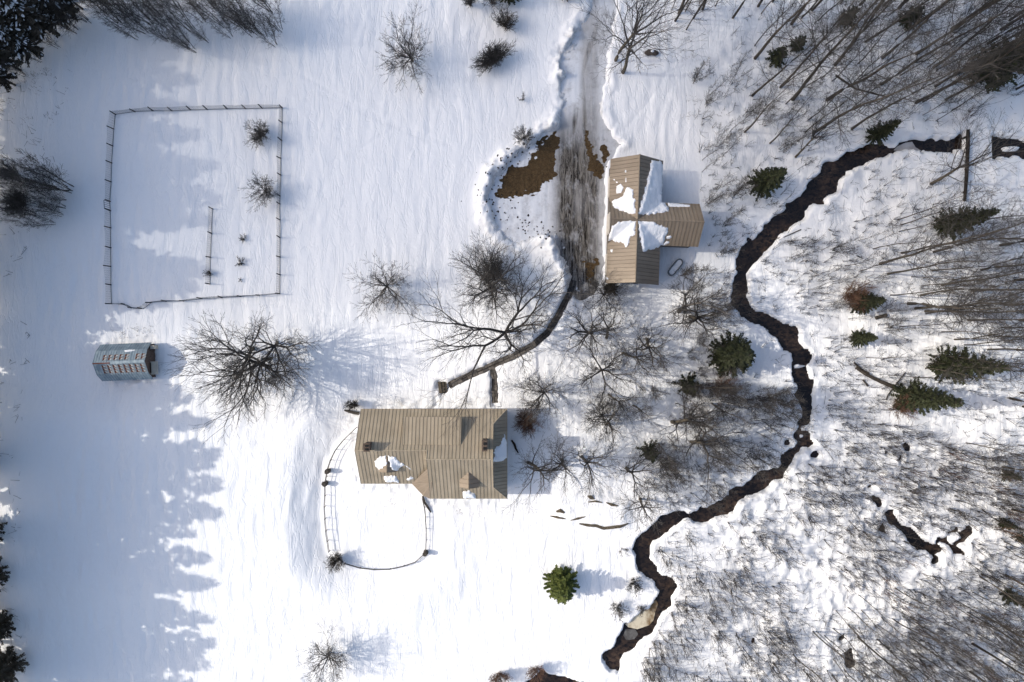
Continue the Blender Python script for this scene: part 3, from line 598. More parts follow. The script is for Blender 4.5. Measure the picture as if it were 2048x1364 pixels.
FL = [t.split(',') for t in FO.split()]
FORB = {'f': 'forest', 'p': 'pole', 'c': 'clump'}
rngf = random.Random(5); wood = []
for a, b, k, h in FL: wood.append((float(a), float(b), FORB[k], float(h)))
def stream_px(px, py):
    x, y = W(px, py); i = min(max(int(np.searchsorted(gx, x)), 0), nx - 1); j = min(max(int(np.searchsorted(gy, y)), 0), ny - 1); return float(GM['stream'][i, j])
def inpoly(px, py, pl): return float(sdf_poly(np.array([px]), np.array([py]), pl)[0]) < 0
def fill(poly, n, mind, kinds, hr, avoid=()):
    xs = [p[0] for p in poly]; ys = [p[1] for p in poly]; c = t = 0
    while c < n and t < n * 40:
        t += 1; x = rngf.uniform(min(xs), max(xs)); y = rngf.uniform(min(ys), max(ys))
        if not inpoly(x, y, poly) or stream_px(x, y) < 12 or any(inpoly(x, y, a) for a in avoid): continue
        if any((x - q[0]) ** 2 + (y - q[1]) ** 2 < mind * mind for q in wood): continue
        wood.append((x, y, rngf.choice(kinds), rngf.uniform(*hr))); c += 1
CLEAR = [[(1940,190),(2060,180),(2060,460),(1960,400),(1930,300)]]
fill([(1500,-30),(2090,-40),(2090,200),(1800,250),(1620,250),(1520,160)], 18, 20, ['pole', 'pole', 'forest'], (9, 18), CLEAR)
fill([(1780,420),(2090,470),(2090,840),(1900,700),(1780,640)], 28, 16, ['pole', 'pole', 'forest'], (9, 16))
fill([(1290,860),(1440,820),(1560,860),(1540,930),(1460,980),(1330,1020),(1262,985)], 34, 12, ['pole', 'pole', 'pole', 'clump'], (5, 8.5))
fill([(1360,760),(1560,790),(1580,860),(1440,830),(1370,830)], 22, 13, ['pole', 'clump'], (5, 9))
fill([(1230,590),(1460,600),(1470,760),(1360,820),(1230,760)], 20, 20, ['pole', 'pole', 'clump'], (3.5, 7))
fill([(1390,180),(1540,230),(1620,300),(1560,400),(1450,470),(1400,420)], 20, 16, ['pole', 'clump', 'pole'], (3.5, 7))
fill([(1330,560),(1470,480),(1470,620),(1400,640)], 8, 18, ['pole', 'clump'], (4, 8))
fill([(1690,1180),(2080,1150),(2080,1390),(1560,1390),(1600,1260)], 44, 16, ['pole'], (7, 13))
fill([(1890,880),(2080,860),(2080,1140),(1960,1100)], 20, 16, ['pole'], (7, 12))
fill([(1640,480),(1780,440),(1800,640),(1660,640)], 10, 20, ['clump', 'pole'], (4, 7))
for i, (px, py, kind, h) in enumerate(wood):
    tms, cme = LIB[kind][i % len(LIB[kind])]; sc = h / HREF[kind]
    nm = {'forest': 'woodland_tree', 'pole': 'young_tree', 'clump': 'stem_clump'}[kind]
    o = place_tree(nm, tms, cme, px, py, sc, random.uniform(0, 6.28), M['bark_wood'], M['twig'], 'bare tree', tiltxy=(random.gauss(0, .03), random.gauss(0, .03)))
    o.scale = (sc * random.uniform(.8, 1.15),) * 2 + (sc,)
    if kind == 'pole': o.scale = (max(sc, .55) * random.uniform(.75, 1.1),) * 2 + (sc,)
    TREES.append((o, px, py, kind, h))

# upper-field hedgerow clumps and the thicket at the field's far side
HEDGE = [(273,77),(292,63),(461,73),(389,101),(560,60),(542,19),(226,23),(302,44),(252,24),(416,82),(376,87),(503,68),(445,48),(516,64),(320,30),(345,60),(360,25),(405,40),(430,20),(480,25),(335,80),(490,55),(530,70),(275,40),(210,5),(385,60),(550,90),(240,50),(150,62),(118,96),(82,122),(178,44),(100,66),(48,150),(135,30)]
for i, (px, py) in enumerate(HEDGE):
    tms, cme = LIB['clump'][i % 4]; sc = random.uniform(.8, 1.15) if py < 70 else random.uniform(.5, .75)
    o = place_tree('hedgerow_clump', tms, cme, px, py, sc, random.uniform(0, 6.28), M['bark_dark'], M['twig_dark'], 'bare', 'tree', 'bare clumps of the upper hedgerow'); TREES.append((o, px, py, 'hedge', 8))
THICK = [(142,376),(139,385),(132,398),(118,372),(100,420),(125,430),(90,395),(70,430),(110,448),(60,400),(40,440),(130,415),(80,450),(50,370)]
for i, (px, py) in enumerate(THICK):
    tms, cme = LIB['clump'][i % 4]; sc = random.uniform(.95, 1.25) if i in (0, 1, 3) else random.uniform(.45, .75)
    o = place_tree('thicket_clump', tms, cme, px, py, sc, random.uniform(0, 6.28), M['bark_dark'], M['twig_dark'], 'bare', 'tree', 'bare clumps of the field edge thicket'); TREES.append((o, px, py, 'thicket', 8))

# ------------------------------------------------------------------ conifers
def conifer(h, R, base, nwh, per, seed, spray=(.42, .13), dense=1.0, point=1.15, droop=-.05):
    rng = random.Random(seed); V = []; F = []; bs = []
    def quad(c, d, l, w, nrmv):
        d = nrm(d); s = nrm((d[1] * nrmv[2] - d[2] * nrmv[1], d[2] * nrmv[0] - d[0] * nrmv[2], d[0] * nrmv[1] - d[1] * nrmv[0])); i = len(V)
        a = c; e = (c[0] + d[0] * l, c[1] + d[1] * l, c[2] + d[2] * l); m = (c[0] + d[0] * l * .45, c[1] + d[1] * l * .45, c[2] + d[2] * l * .45)
        V.extend([a, (m[0] + s[0] * w, m[1] + s[1] * w, m[2] + s[2] * w - .03), e, (m[0] - s[0] * w, m[1] - s[1] * w, m[2] - s[2] * w + .03)]); F.append((i, i + 1, i + 2, i + 3))
    for wv in range(nwh):
        t = (wv + rng.uniform(-.3, .3)) / nwh; t = min(max(t, 0), .985); z = h * (base + (1 - base) * t); rr = R * (1 - t) ** (1 / point) * (1 if t > .12 else .6 + t * 3.3) + .12
        az0 = rng.uniform(0, 6.28); n = max(3, int(per * (1 - .45 * t)))
        for b in range(n):
            az = az0 + 6.283 * b / n + rng.uniform(-.3, .3); L = rr * rng.uniform(.5, 1.28); el = droop + .5 * t + rng.uniform(-.15, .15)
            d = nrm((math.cos(az), math.sin(az), el)); p = (0, 0, z); tip = (d[0] * L, d[1] * L, z + d[2] * L)
            bs.append((p, tip, .028, .01, 1))
            m = max(3, int(L * 6.0 * dense))
            for k in range(m):
                f = (.18 + .82 * (k + rng.random()) / m); c = (p[0] + (tip[0] - p[0]) * f, p[1] + (tip[1] - p[1]) * f, p[2] + (tip[2] - p[2]) * f + rng.uniform(-.05, .05))
                for sgn in (-1, 1):
                    aa = az + sgn * rng.uniform(.25, 1.1); ll = spray[0] * rng.uniform(.6, 1.3) * (1.15 - .4 * f)
                    quad(c, (math.cos(aa), math.sin(aa), rng.uniform(-.25, .35)), ll, spray[1] * rng.uniform(.6, 1.2), (rng.uniform(-.6, .6), rng.uniform(-.6, .6), 1))
    fm = np_mesh('crown', np.array(V), np.array(F)); bV, bF = tubes(bs, kmap); bm_ = np_mesh('branches', bV, bF)
    tr = [((0, 0, h * i / 8), (rng.uniform(-.03, .03), rng.uniform(-.03, .03), h * (i + 1) / 8), h * .012 * (1 - i / 8.5), h * .012 * (1 - (i + 1) / 8.5), 0) for i in range(8)]
    return trunk_mesh('trunk', tr), fm, bm_
CON = {'pine': [conifer(20, 4.3, .26, 32, 7, 30 + i, (.60, .16), 1.0, 1.1, .02) for i in range(4)],
       'hemlock': [conifer(9, 2.25, .05, 28, 10, 50 + i, (.34, .09), 1.6) for i in range(3)],
       'yard': [conifer(6.2, 2.0, .02, 26, 13, 61, (.32, .12), 2.2, 1.6)],
       'small': [conifer(3.0, 1.0, .02, 14, 7, 70 + i, (.24, .065), 1.9) for i in range(2)]}
CREF = dict(pine=20, hemlock=9, yard=6.2, small=3.0)
def snow_flecks(h, R, base, seed, n=150):
    rng = random.Random(seed); mb = MB()
    for _ in range(n):
        t = rng.random() ** .8 * .9; rr = R * (1 - t) ** .75 * rng.uniform(.45, 1.0); az = rng.uniform(0, 6.28); z = h * (base + (1 - base) * t) + .35
        a = rng.uniform(.12, .30); c = (rr * math.cos(az), rr * math.sin(az)); k = 6; i = len(mb.v); e = rng.uniform(1, 2.2)
        for q in range(k):
            th = 6.283 * q / k; u, v = a * e * math.cos(th), a * .6 * math.sin(th); mb.v.append((c[0] + u * math.cos(az) - v * math.sin(az), c[1] + u * math.sin(az) + v * math.cos(az), z + rng.uniform(-.05, .05)))
        mb.v.append((c[0], c[1], z + .10)); 
        for q in range(k): mb.f.append((i + q, i + (q + 1) % k, i + k))
    me = bpy.data.meshes.new('snow_load'); me.from_pydata(mb.v, [], mb.f); me.update(); return smooth(me)
FLECK = [snow_flecks(20, 4.2, .26, 81, 260), snow_flecks(20, 4.2, .26, 82, 260)]
VAR = {}
def place_con(kind, i, px, py, h, wide, label, mat='needle', name='conifer', group=None, snow=False):
    tm, fm, bm_ = CON[kind][i % len(CON[kind])]; sc = h / CREF[kind]
    o = empty(name, at(px, py, -.05), label, 'conifer', group, random.uniform(0, 6.28)); o.scale = (sc * wide, sc * wide, sc)
    mats_for(tm, M['bark_dark']); mats_for(bm_, M['bark_dark']); fm = fm if len(fm.materials) == 0 or fm.materials[0] == M[mat] else VAR.setdefault((fm.name, mat), fm.copy());
    if len(fm.materials) and fm.materials[0] != M[mat]: fm.materials.clear()
    mats_for(fm, M[mat]); link('trunk', tm, None, o); link('crown', fm, None, o); link('branch_frame', bm_, None, o)['kind'] = 'stuff'
    if snow: f = FLECK[i % 2]; mats_for(f, M['snow_cap']); link('snow_load', f, None, o)['kind'] = 'stuff'
    return o
place_con('yard', 0, 1121, 1160, 5.6, 1.0, 'rounded bright green evergreen alone on the lower field', 'needle_light')
EVER = [(1450,708,8.5,1.15,'large dark evergreen beside the stream below the barn'), (1518,372,7.5,.95,'dark evergreen on the barn side of the upper stream'), (1742,275,6,.85,'squat evergreen on the bank above the pale ice shelf'),
 (1712,606,6.5,.85,'evergreen half hidden by a reddish shrub across the stream'), (1712,676,5,.9,'small evergreen below the shrub covered evergreen'), (1805,790,11,.75,'long pointed evergreen at the end of a fallen log'),
 (1880,728,11.5,.75,'long pointed evergreen above the one by the fallen log'), (1880,452,9.5,.8,'evergreen standing just below the timber edged bridge'), (1297,902,3.4,1.1,'small evergreen among the yard wood trees'), (1962,150,10,1.1,'broad dark evergreen at the upper corner of the wood'),
 (1375,771,3.6,1.2,'yellowish young evergreen by the edge of the yard wood')]
for i, (px, py, h, wd, lb) in enumerate(EVER): place_con('hemlock' if h > 4 else 'small', i, px, py, h, wd, lb)
SM = [(2006,943,'above'),(2000,1040,'by the thick leaning trunk'),(2035,1072,'edge'),(2015,1190,'below')]
place_con('small', 0, 2006, 946, 2.6, 1.0, 'tiny evergreen at the marsh edge beside leaning poles'); place_con('small', 1, 1998, 1042, 2.4, 1.0, 'tiny evergreen above the scattered marsh pools')
place_con('small', 0, 2036, 1074, 2.2, 1.0, 'tiny evergreen by the edge beyond the marsh pools'); place_con('small', 1, 2010, 1186, 3.6, .9, 'young evergreen between leaning poles in the lower wood')
place_con('small', 1, 1550, 118, 3.0, 1.2, 'low green pine sprout in the upper wood by driveway side'); place_con('small', 0, 1590, 95, 2.6, 1.2, 'low green pine sprout deep in the upper wood')
place_con('small', 0, 1688, 42, 3.0, 1.2, 'low green pine sprout between tall trunks at the top'); place_con('small', 1, 1812, 42, 3.2, 1.3, 'bushy pine sprout between tall trunks at the top')
place_con('hemlock', 1, 1018, -6, 6.5, .9, 'dark evergreen above the round bush at the top edge'); place_con('hemlock', 2, 1132, -14, 5.5, .9, 'dark evergreen at the top edge beside the driveway')
place_con('small', 0, 1219, 577, 2.2, 1.3, 'dark shrub like evergreen at the lower barn corner', 'needle_dark')
# tall pines along the sunny edge of the field; (shadow tip pixel, base pixel x)
PINES = [(395,160,-70),(330,105,-60),(405,270,-75),(432,330,-80),(438,395,-95),(425,440,-65),(405,575,-60),(425,545,-95),(345,605,-50),(250,655,-45),(250,705,-75),(300,735,-60),(405,800,-50),(445,845,-75),(452,905,-55),(455,965,-80),(452,1020,-60),(405,1060,-40),(432,1110,-75),(438,1160,-55),(360,1205,-40),(425,1235,-70),(430,1285,-50),(415,1330,-85),(425,1385,-40),(380,215,-45),(280,500,-60),(330,1420,-30),(300,880,-35),(330,1000,-35),(300,1140,-40),(300,1290,-35)]
rp_ = random.Random(77); PINES += [(tx - rp_.uniform(5, 60), ty + rp_.uniform(-22, 22), bx - rp_.uniform(-10, 60)) for tx, ty, bx in PINES if rp_.random() < .7]
for i, (tx, ty, bx) in enumerate(PINES):
    h = (tx - bx) * S * math.tan(SUN_EL); by = ty - (tx - bx) * math.tan(SUN_DOWN)
    o = place_con('pine', i, bx, by, h, random.uniform(1.0, 1.3), 'tall pine', 'needle_dark', 'tall_pine', 'tall pines along the field edge'); TREES.append((o, bx, by, 'pine', h))
for i, (bx, by, h, lb) in enumerate([(16,1240,8,'dark pine lowest but one at the field edge corner'),(28,1325,8,'dark pine filling the lower field edge corner'),(8,1135,8,'dark pine reaching in above the two corner pines'),(2,1050,8,'dark pine with few branches reaching over the snow'),(-16,910,7,'sparse pine tip at the shaded field edge')]):
    place_con('hemlock', i + 1, bx, by, h, 1.15, lb, 'needle_edge', 'edge_conifer')
CORNER = [(75,95,12),(118,70,11),(150,32,11),(95,60,14),(165,18,9),(40,140,10),(120,30,13),(140,50,7),(85,112,8),(30,170,8),(60,75,13),(10,120,12)]
for i, (px, py, h) in enumerate(CORNER):
    o = place_con('pine', i, px, py, h, 1.25, 'corner conifer', 'needle_edge', 'corner_conifer', 'snow laden conifers in the upper field corner', True); TREES.append((o, px, py, 'corner', h))

# ------------------------------------------------------------------ shrubs
def shrub(h, stems, spread, seed, twigs=3, rmin=.012, sub=2):
    rng = random.Random(seed); segs = []
    for k in range(stems):
        az = rng.uniform(0, 6.28); lean = rng.random() ** .6 * spread; d = nrm((math.cos(az) * lean, math.sin(az) * lean, 1)); p = (rng.gauss(0, .08 * h * spread), rng.gauss(0, .08 * h * spread), -.1); L = h * rng.uniform(.6, 1.1); n = 4; r = (.012 * max(h / 3, .8) + .004) * (1.5 if twigs < 3 else 1)
        for i in range(n):
            d = nrm((d[0] + rng.gauss(0, .07), d[1] + rng.gauss(0, .07), d[2] + .03)); q = (p[0] + d[0] * L / n, p[1] + d[1] * L / n, p[2] + d[2] * L / n)
            segs.append((p, q, max(r * (1 - i / n * .6), rmin), max(r * (1 - (i + 1) / n * .6), rmin), 1))
            if i > 0:
                for _ in range(twigs):
                    dd = tilt(d, math.radians(rng.uniform(20, 50)), rng.uniform(0, 6.28)); l = L * rng.uniform(.12, .3); e = (q[0] + dd[0] * l, q[1] + dd[1] * l, q[2] + dd[2] * l); segs.append((q, e, rmin, rmin * .8, 2))
                    for _ in range(sub - 1):
                        d3 = tilt(dd, math.radians(rng.uniform(20, 50)), rng.uniform(0, 6.28)); mm = tuple(q[c] + (e[c] - q[c]) * .5 for c in range(3)); segs.append((mm, tuple(mm[c] + d3[c] * l * .6 for c in range(3)), rmin * .9, rmin * .7, 2))
            p = q
    return segs
def shrub_mesh(*a, **k):
    V, F = tubes(shrub(*a, **k), kmap); return np_mesh('shrub', V, F)
def one_shrub(px, py, me, mat, label, sc=(1, 1, 1), rz=None, name='shrub', group=None):
    mats_for(me, M[mat]); o = link(name, me, None, None, at(px, py)); o.scale = sc; o.rotation_euler = (0, 0, random.uniform(0, 6.28) if rz is None else rz); return tag(o, label, 'shrub', group)
one_shrub(987, 122, shrub_mesh(2.2, 150, .9, 1, 4), 'twig', 'dense oblong grey bush near the top of the field', (1.75, .9, 1), math.radians(35))
one_shrub(1053, 842, shrub_mesh(2.3, 120, .85, 2, 5, .012), 'twig_red', 'dense reddish brown bush at the corner of the house', (1.05, 1.05, 1))
one_shrub(707, 808, shrub_mesh(1.7, 50, .6, 3, 4), 'twig_dark', 'dark twiggy shrub at the upper corner of the house')
one_shrub(676, 1118, shrub_mesh(1.8, 80, .8, 4, 4), 'twig_dark', 'snow dusted shrub at the bend of the curved rail')
one_shrub(486, 477, shrub_mesh(.7, 22, 1.0, 5, 3), 'twig_dark', 'upper low shrub in the fenced garden'); one_shrub(482, 525, shrub_mesh(.8, 26, 1.0, 6, 3), 'twig_dark', 'middle low shrub in the fenced garden'); one_shrub(482, 560, shrub_mesh(.45, 9, 1.0, 7, 2), 'twig_dark', 'lowest sprig in the fenced garden')
one_shrub(421, 548, shrub_mesh(.9, 26, .6, 8, 3), 'twig_dark', 'low shrub growing through the short inner fence')
one_shrub(1044, 199, shrub_mesh(1.2, 10, .7, 9, 3), 'twig_dark', 'tiny sapling sprig beside the upper driveway bank')
one_shrub(940, 8, shrub_mesh(2.6, 60, .5, 10, 3), 'twig_dark', 'brown bush at the top edge beside the evergreen'); one_shrub(1010, 50, shrub_mesh(2.2, 80, .8, 11, 4), 'twig_dark', 'brown bush under the top edge evergreen')
one_shrub(985, 5, shrub_mesh(2.6, 60, .6, 12, 3), 'twig_dark', 'brown bush between two top edge bushes')
one_shrub(1000, 1348, shrub_mesh(2.2, 60, .8, 13, 4), 'twig_red', 'brown bush beside the dark pool at the bottom edge'); one_shrub(1072, 1340, shrub_mesh(2.0, 50, .8, 14, 4), 'twig_red', 'brown bush above the dark pool at the bottom edge')
one_shrub(1695, 592, shrub_mesh(3.2, 80, .7, 15, 4), 'twig_red', 'reddish shrub against the evergreen across the stream'); one_shrub(1790, 812, shrub_mesh(2.8, 70, .6, 16, 4), 'twig_red', 'reddish shrub at the foot of the log end evergreen')
one_shrub(35, 350, shrub_mesh(3, 70, .6, 17, 4), 'twig', 'grey brown bush in the field edge thicket'); one_shrub(50, 408, shrub_mesh(2.4, 120, .9, 18, 5), 'twig_dark', 'very dense dark bush in the field edge thicket')
one_shrub(1440, 770, shrub_mesh(2.6, 60, .8, 19, 4), 'twig_red', 'reddish shrub below the large dark evergreen')
one_shrub(1268, 1165, shrub_mesh(1.6, 45, .9, 20, 4), 'twig', 'grey shrub between the bright evergreen and the stream'); one_shrub(1235, 1215, shrub_mesh(1.6, 40, .9, 21, 4), 'twig', 'grey shrub beside the stream above the tan ice'); one_shrub(1282, 1215, shrub_mesh(1.2, 22, .7, 22, 3), 'twig', 'thin shrub on the bank beside the tan ice')
one_shrub(1245, 1100, shrub_mesh(1.4, 8, .5, 23, 4), 'twig_dark', 'single forked sprig beside the narrow stream bend')
one_shrub(985, 545, shrub_mesh(2.6, 110, 1.0, 24, 5), 'twig_dark', 'dense low brush under the tree by the snow pile')
# marsh thickets: 300 shrubs singly, the rest as one mass
SH = [shrub_mesh(3.0, n, s, 200 + i, t, .012, 1) for i, (n, s, t) in enumerate([(4, .22, 1), (5, .30, 1), (3, .18, 2), (6, .35, 1), (4, .45, 2), (3, .15, 2), (7, .5, 1), (5, .25, 1)])]
rs = random.Random(21); spots = []
AREAS = [([(1310,1110),(1330,1055),(1470,1040),(1560,970),(1640,880),(1700,830),(1800,850),(1900,880),(2075,900),(2075,1385),(1250,1385),(1260,1345),(1330,1240),(1365,1180),(1320,1120)], 1150, (1.8, 3.8), 8),
         ([(1540,640),(1500,600),(1500,530),(1580,470),(1700,500),(1780,640),(1840,800),(1700,850),(1640,840),(1640,740),(1600,670)], 200, (1.2, 2.8), 10),
         ([(1700,340),(1800,310),(1900,330),(1880,460),(1760,520),(1560,500),(1650,420)], 60, (1.0, 2.4), 12),
         ([(1395,140),(1480,120),(1640,250),(1640,330),(1560,420),(1460,500),(1420,520),(1400,400)], 90, (1.4, 3.0), 12),
         ([(1330,580),(1470,530),(1465,640),(1560,680),(1585,780),(1560,900),(1440,1000),(1300,1020),(1260,980),(1340,850),(1400,800),(1380,700)], 230, (1.4, 3.0), 9),
         ([(1560,-20),(2075,-20),(2075,200),(1830,270),(1640,250)], 110, (1.5, 3.0), 11), ([(1840,520),(2075,480),(2075,880),(1900,860),(1840,760)], 120, (1.5, 3.0), 11)]
dens = NZ[2]
for poly, n, hr, mind in AREAS:
    c = t = 0; xs = [p[0] for p in poly]; ys = [p[1] for p in poly]; loc = []
    while c < n and t < n * 12:
        t += 1; x = rs.uniform(min(xs), max(xs)); y = rs.uniform(min(ys), max(ys)); wx, wy = W(x, y)
        if float(dens.fbm(wx / 6, wy / 6, 2)) + .22 + rs.uniform(-.25, .25) < 0: continue
        if not inpoly(x, y, poly) or stream_px(x, y) < 5: continue
        if any((x - q[0]) ** 2 + (y - q[1]) ** 2 < mind * mind * .5 for q in loc[-160:]): continue
        loc.append((x, y)); spots.append((x, y, rs.uniform(*hr))); c += 1
rank = sorted(range(len(spots)), key=lambda i: -spots[i][2] * math.hypot(spots[i][0] - 1024, spots[i][1] - 682) * (0 if not (0 < spots[i][0] < 2048 and 0 < spots[i][1] < 1364) else 1) + rs.uniform(-300, 300))
single = set(rank[:275]); SHR = []; massV = []; massF = []; off = 0
SHV = []
for me in SH:
    v = np.zeros(len(me.vertices) * 3); me.vertices.foreach_get('co', v); f = np.zeros(len(me.loops), np.int32); me.loops.foreach_get('vertex_index', f); SHV.append((v.reshape(-1, 3), f.reshape(-1, 4)))
for i, (x, y, h) in enumerate(spots):
    k = i % len(SH); p = at(x, y); rz = rs.uniform(0, 6.28); sc = h / 3.0
    if i in single:
        mats_for(SH[k], M['twig_red'] if k == 6 else M['twig_dark']); o = link('marsh_shrub', SH[k], None, None, p); o.scale = (max(sc, .8), max(sc, .8), sc); o.rotation_euler = (rs.gauss(0, .08), rs.gauss(0, .08), rz); tag(o, 'shrub', 'shrub'); SHR.append((o, x, y, k))
    else:
        v, f = SHV[k]; c_, s_ = math.cos(rz), math.sin(rz); w = np.stack([(v[:, 0] * c_ - v[:, 1] * s_) * max(sc, .8), (v[:, 0] * s_ + v[:, 1] * c_) * max(sc, .8), v[:, 2] * sc], -1)
        lx, ly = rs.gauss(0, .08), rs.gauss(0, .08); w[:, 0] += w[:, 2] * lx; w[:, 1] += w[:, 2] * ly
        massV.append(w + np.array(p)); massF.append(f + off); off += len(v)
mo = link('undergrowth', np_mesh('undergrowth', np.concatenate(massV), np.concatenate(massF)), M['twig_dark']); tag(mo, 'bare brush massed through the marsh and wood', 'brush', kind='stuff')
# fallen sticks and stubble poking out of the snow
mb = []; rs2 = random.Random(3)
def stick(px, py, L, r, el):
    p = at(px, py); az = rs2.uniform(0, 6.28); q = (p[0] + math.cos(az) * L * math.cos(el), p[1] + math.sin(az) * L * math.cos(el), p[2] + L * math.sin(el)); mb.append((p, q, r, r * .6, 1))
for poly, n in (([(1400,0),(2070,0),(2070,900),(1640,900),(1480,600),(1480,520),(1400,300)], 900), ([(1330,1050),(1640,880),(2070,900),(2070,1380),(1300,1380)], 1900), ([(1060,600),(1480,600),(1560,900),(1300,1010),(1080,900)], 220), ([(0,120),(160,140),(120,340),(0,330)], 40), ([(0,430),(60,470),(60,1300),(0,1300)], 50)):
    xs = [p[0] for p in poly]; ys = [p[1] for p in poly]
    for _ in range(n):
        x, y = rs2.uniform(min(xs), max(xs)), rs2.uniform(min(ys), max(ys))
        if inpoly(x, y, poly) and stream_px(x, y) > 2:
            for _k in range(rs2.randint(1, 4)): stick(x + rs2.gauss(0, 3), y + rs2.gauss(0, 3), rs2.uniform(.25, 1.1), rs2.uniform(.010, .024), rs2.uniform(.05, 1.2))
V_, F_ = tubes(mb, lambda s: ((3, s),)); tag(link('undergrowth_litter', np_mesh('undergrowth_litter', V_, F_), M['twig_dark']), 'dead sticks and stubble poking through snow', 'litter', kind='stuff')

# ------------------------------------------------------------------ roofs: a deck with separate standing-seam panels
def clip(poly, u0, u1):
    def half(P, f):
        out = []
        for i in range(len(P)):
            a, b = P[i], P[(i + 1) % len(P)]; fa, fb = f(a), f(b)
            if fa >= 0: out.append(a)
            if (fa >= 0) != (fb >= 0): t = fa / (fa - fb); out.append((a[0] + (b[0] - a[0]) * t, a[1] + (b[1] - a[1]) * t))
        return out
    P = half(poly, lambda p: p[0] - u0); return half(P, lambda p: u1 - p[0]) if P else []
def area2(P): return abs(sum(P[i][0] * P[(i + 1) % len(P)][1] - P[(i + 1) % len(P)][0] * P[i][1] for i in range(len(P)))) / 2
def paneled(parent, pts, along, mat, pitch=.5, gap=.024, th=.03, phase=0.0, rib=True):
    """cover a planar 3D polygon with panels whose seams run up the slope; along = horizontal direction"""
    P = np.array(pts, float); u = np.array(along, float); u /= np.linalg.norm(u)
    n = np.zeros(3)
    for i in range(len(P)): n += np.cross(P[i] - P[0], P[(i + 1) % len(P)] - P[0])
    n /= np.linalg.norm(n); n = n if n[2] > 0 else -n
    v = np.cross(n, u); o = P[0]; uv = [((p - o) @ u, (p - o) @ v) for p in P]
    us = [a for a, _ in uv]; lo, hi = min(us), max(us); s = lo + phase
    while s > lo: s -= pitch
    while s < hi - .02:
        c = clip(uv, s, s + pitch - gap)
        if len(c) >= 3 and area2(c) > .004:
            q = [tuple(o + a * u + b * v + n * .012) for a, b in c]; m = MB(); m.prism(q, tuple(n * th))
            if rib:
                r = clip(c, max(s, lo), max(s, lo) + .025)
                if len(r) >= 3 and area2(r) > .002: m.prism([tuple(o + a * u + b * v + n * (.014 + th)) for a, b in r], tuple(n * .03))
            m.build('panel', mat, parent)
        s += pitch
def deck(parent, polys, name='deck', mat=None, th=.14):
    m = MB()
    for p in polys: m.prism(p, (0, 0, -th))
    return m.build(name, mat or M['deck'], parent)

class Surf:
    """roof height as the maximum of footprint-limited planes"""
    def __init__(s): s.pl = []
    def add(s, pts):
        P = np.array(pts, float); n = np.zeros(3)
        for i in range(len(P)): n += np.cross(P[i] - P[0], P[(i + 1) % len(P)] - P[0])
        n /= np.linalg.norm(n); s.pl.append((P[:, :2], n, n @ P[0]))
    def z(s, x, y):
        r = np.full(np.shape(x), -99.0)
        for fp, n, d in s.pl:
            zz = (d - n[0] * x - n[1] * y) / n[2]; ins = sdf_poly(x, y, fp) < .03; r = np.where(ins, np.maximum(r, zz), r)
        return r
    def img(s, px, py, guess=5.0):
        h = guess
        for _ in range(8):
            x, y = W(px, py, h); z = float(s.z(np.array([x]), np.array([y]))[0]); h = z if z > 0 else h
        return W(px, py, h)
def snow_patch(name, surf, poly_px, thick, parent, step=.09, seed=0, guess=5.0, wob=.10):
    poly = [surf.img(a, b, guess) for a, b in poly_px]; P = np.array(poly)
    xs = np.arange(P[:, 0].min() - .3, P[:, 0].max() + .3, step); ys = np.arange(P[:, 1].min() - .3, P[:, 1].max() + .3, step)
    X, Y = np.meshgrid(xs, ys, indexing='ij'); d = sdf_poly(X, Y, poly) + NZ[3].fbm(X / .35 + seed, Y / .35, 2) * wob * 2 + NZ[1].n(X / .18, Y / .18) * wob
    rz = surf.z(X, Y); ok = (rz > 0)
    rz2 = rz.copy()
    for _ in range(2):                       # soften creases under the snow
        a = np.where(ok, rz2, 0); w_ = ok.astype(float); sa = a.copy(); sw = w_.copy()
        for ax in (0, 1):
            for sh in (-1, 1): sa += np.roll(a, sh, ax); sw += np.roll(w_, sh, ax)
        rz2 = np.where(ok, np.maximum(rz2, sa / np.maximum(sw, 1)), rz2)
    thick = thick * 1.5; prof = np.clip(-d / (thick * 1.0), 0, 1) ** .5
    Z = rz2 + .03 + thick * prof * (1 + .45 * NZ[9].fbm(X / .6, Y / .6, 2)) - .02
    Z = np.where(d > 0, rz + .015, Z)
    kp = (d < .06) & ok; f = kp[:-1, :-1] & kp[1:, :-1] & kp[1:, 1:] & kp[:-1, 1:]; ii = np.arange(X.size).reshape(X.shape)
    ff = np.stack([ii[:-1, :-1], ii[1:, :-1], ii[1:, 1:], ii[:-1, 1:]], -1)[f]
    if not len(ff): return
    used, inv = np.unique(ff, return_inverse=True); V = np.stack([X, Y, Z], -1).reshape(-1, 3)[used]
    return link(name, smooth(np_mesh(name, V, inv.reshape(-1, 4))), M['snow_cap'], parent)

# ---- house
house = empty('farmhouse', (0, 0, 0), 'large farmhouse with tan standing seam roof and two chimneys', 'house')
ZE = 3.6; TP = .718; YT = -7.60; YBR = -17.63; YBL = -15.95; XL = -16.92; XJ = -9.13; XG = -2.07; XR = -.54
YR = (YT + YBR) / 2; ZR = ZE + (YT - YBR) / 2 * TP; YRL = (YT + YBL) / 2; ZRL = ZE + (YT - YBL) / 2 * TP
g = XR - XG; zg = ZE + g * TP
UP_L = [(XL, YT, ZE), (XJ, YT, ZE), (XJ, YRL, ZRL), (XL, YRL, ZRL)]
UP_R = [(XJ + .001, YT, ZE), (XR, YT, ZE), (XG, YT - g, zg), (XG, YR, ZR), (XJ + .001, YR, ZR)]
LO_L = [(XL, YRL, ZRL), (XJ, YRL, ZRL), (XJ, YBL, ZE), (XL, YBL, ZE)]
LO_R = [(XJ, YR, ZR), (XG, YR, ZR), (XG, YBR + g, zg), (XR, YBR, ZE), (XJ, YBR, ZE)]
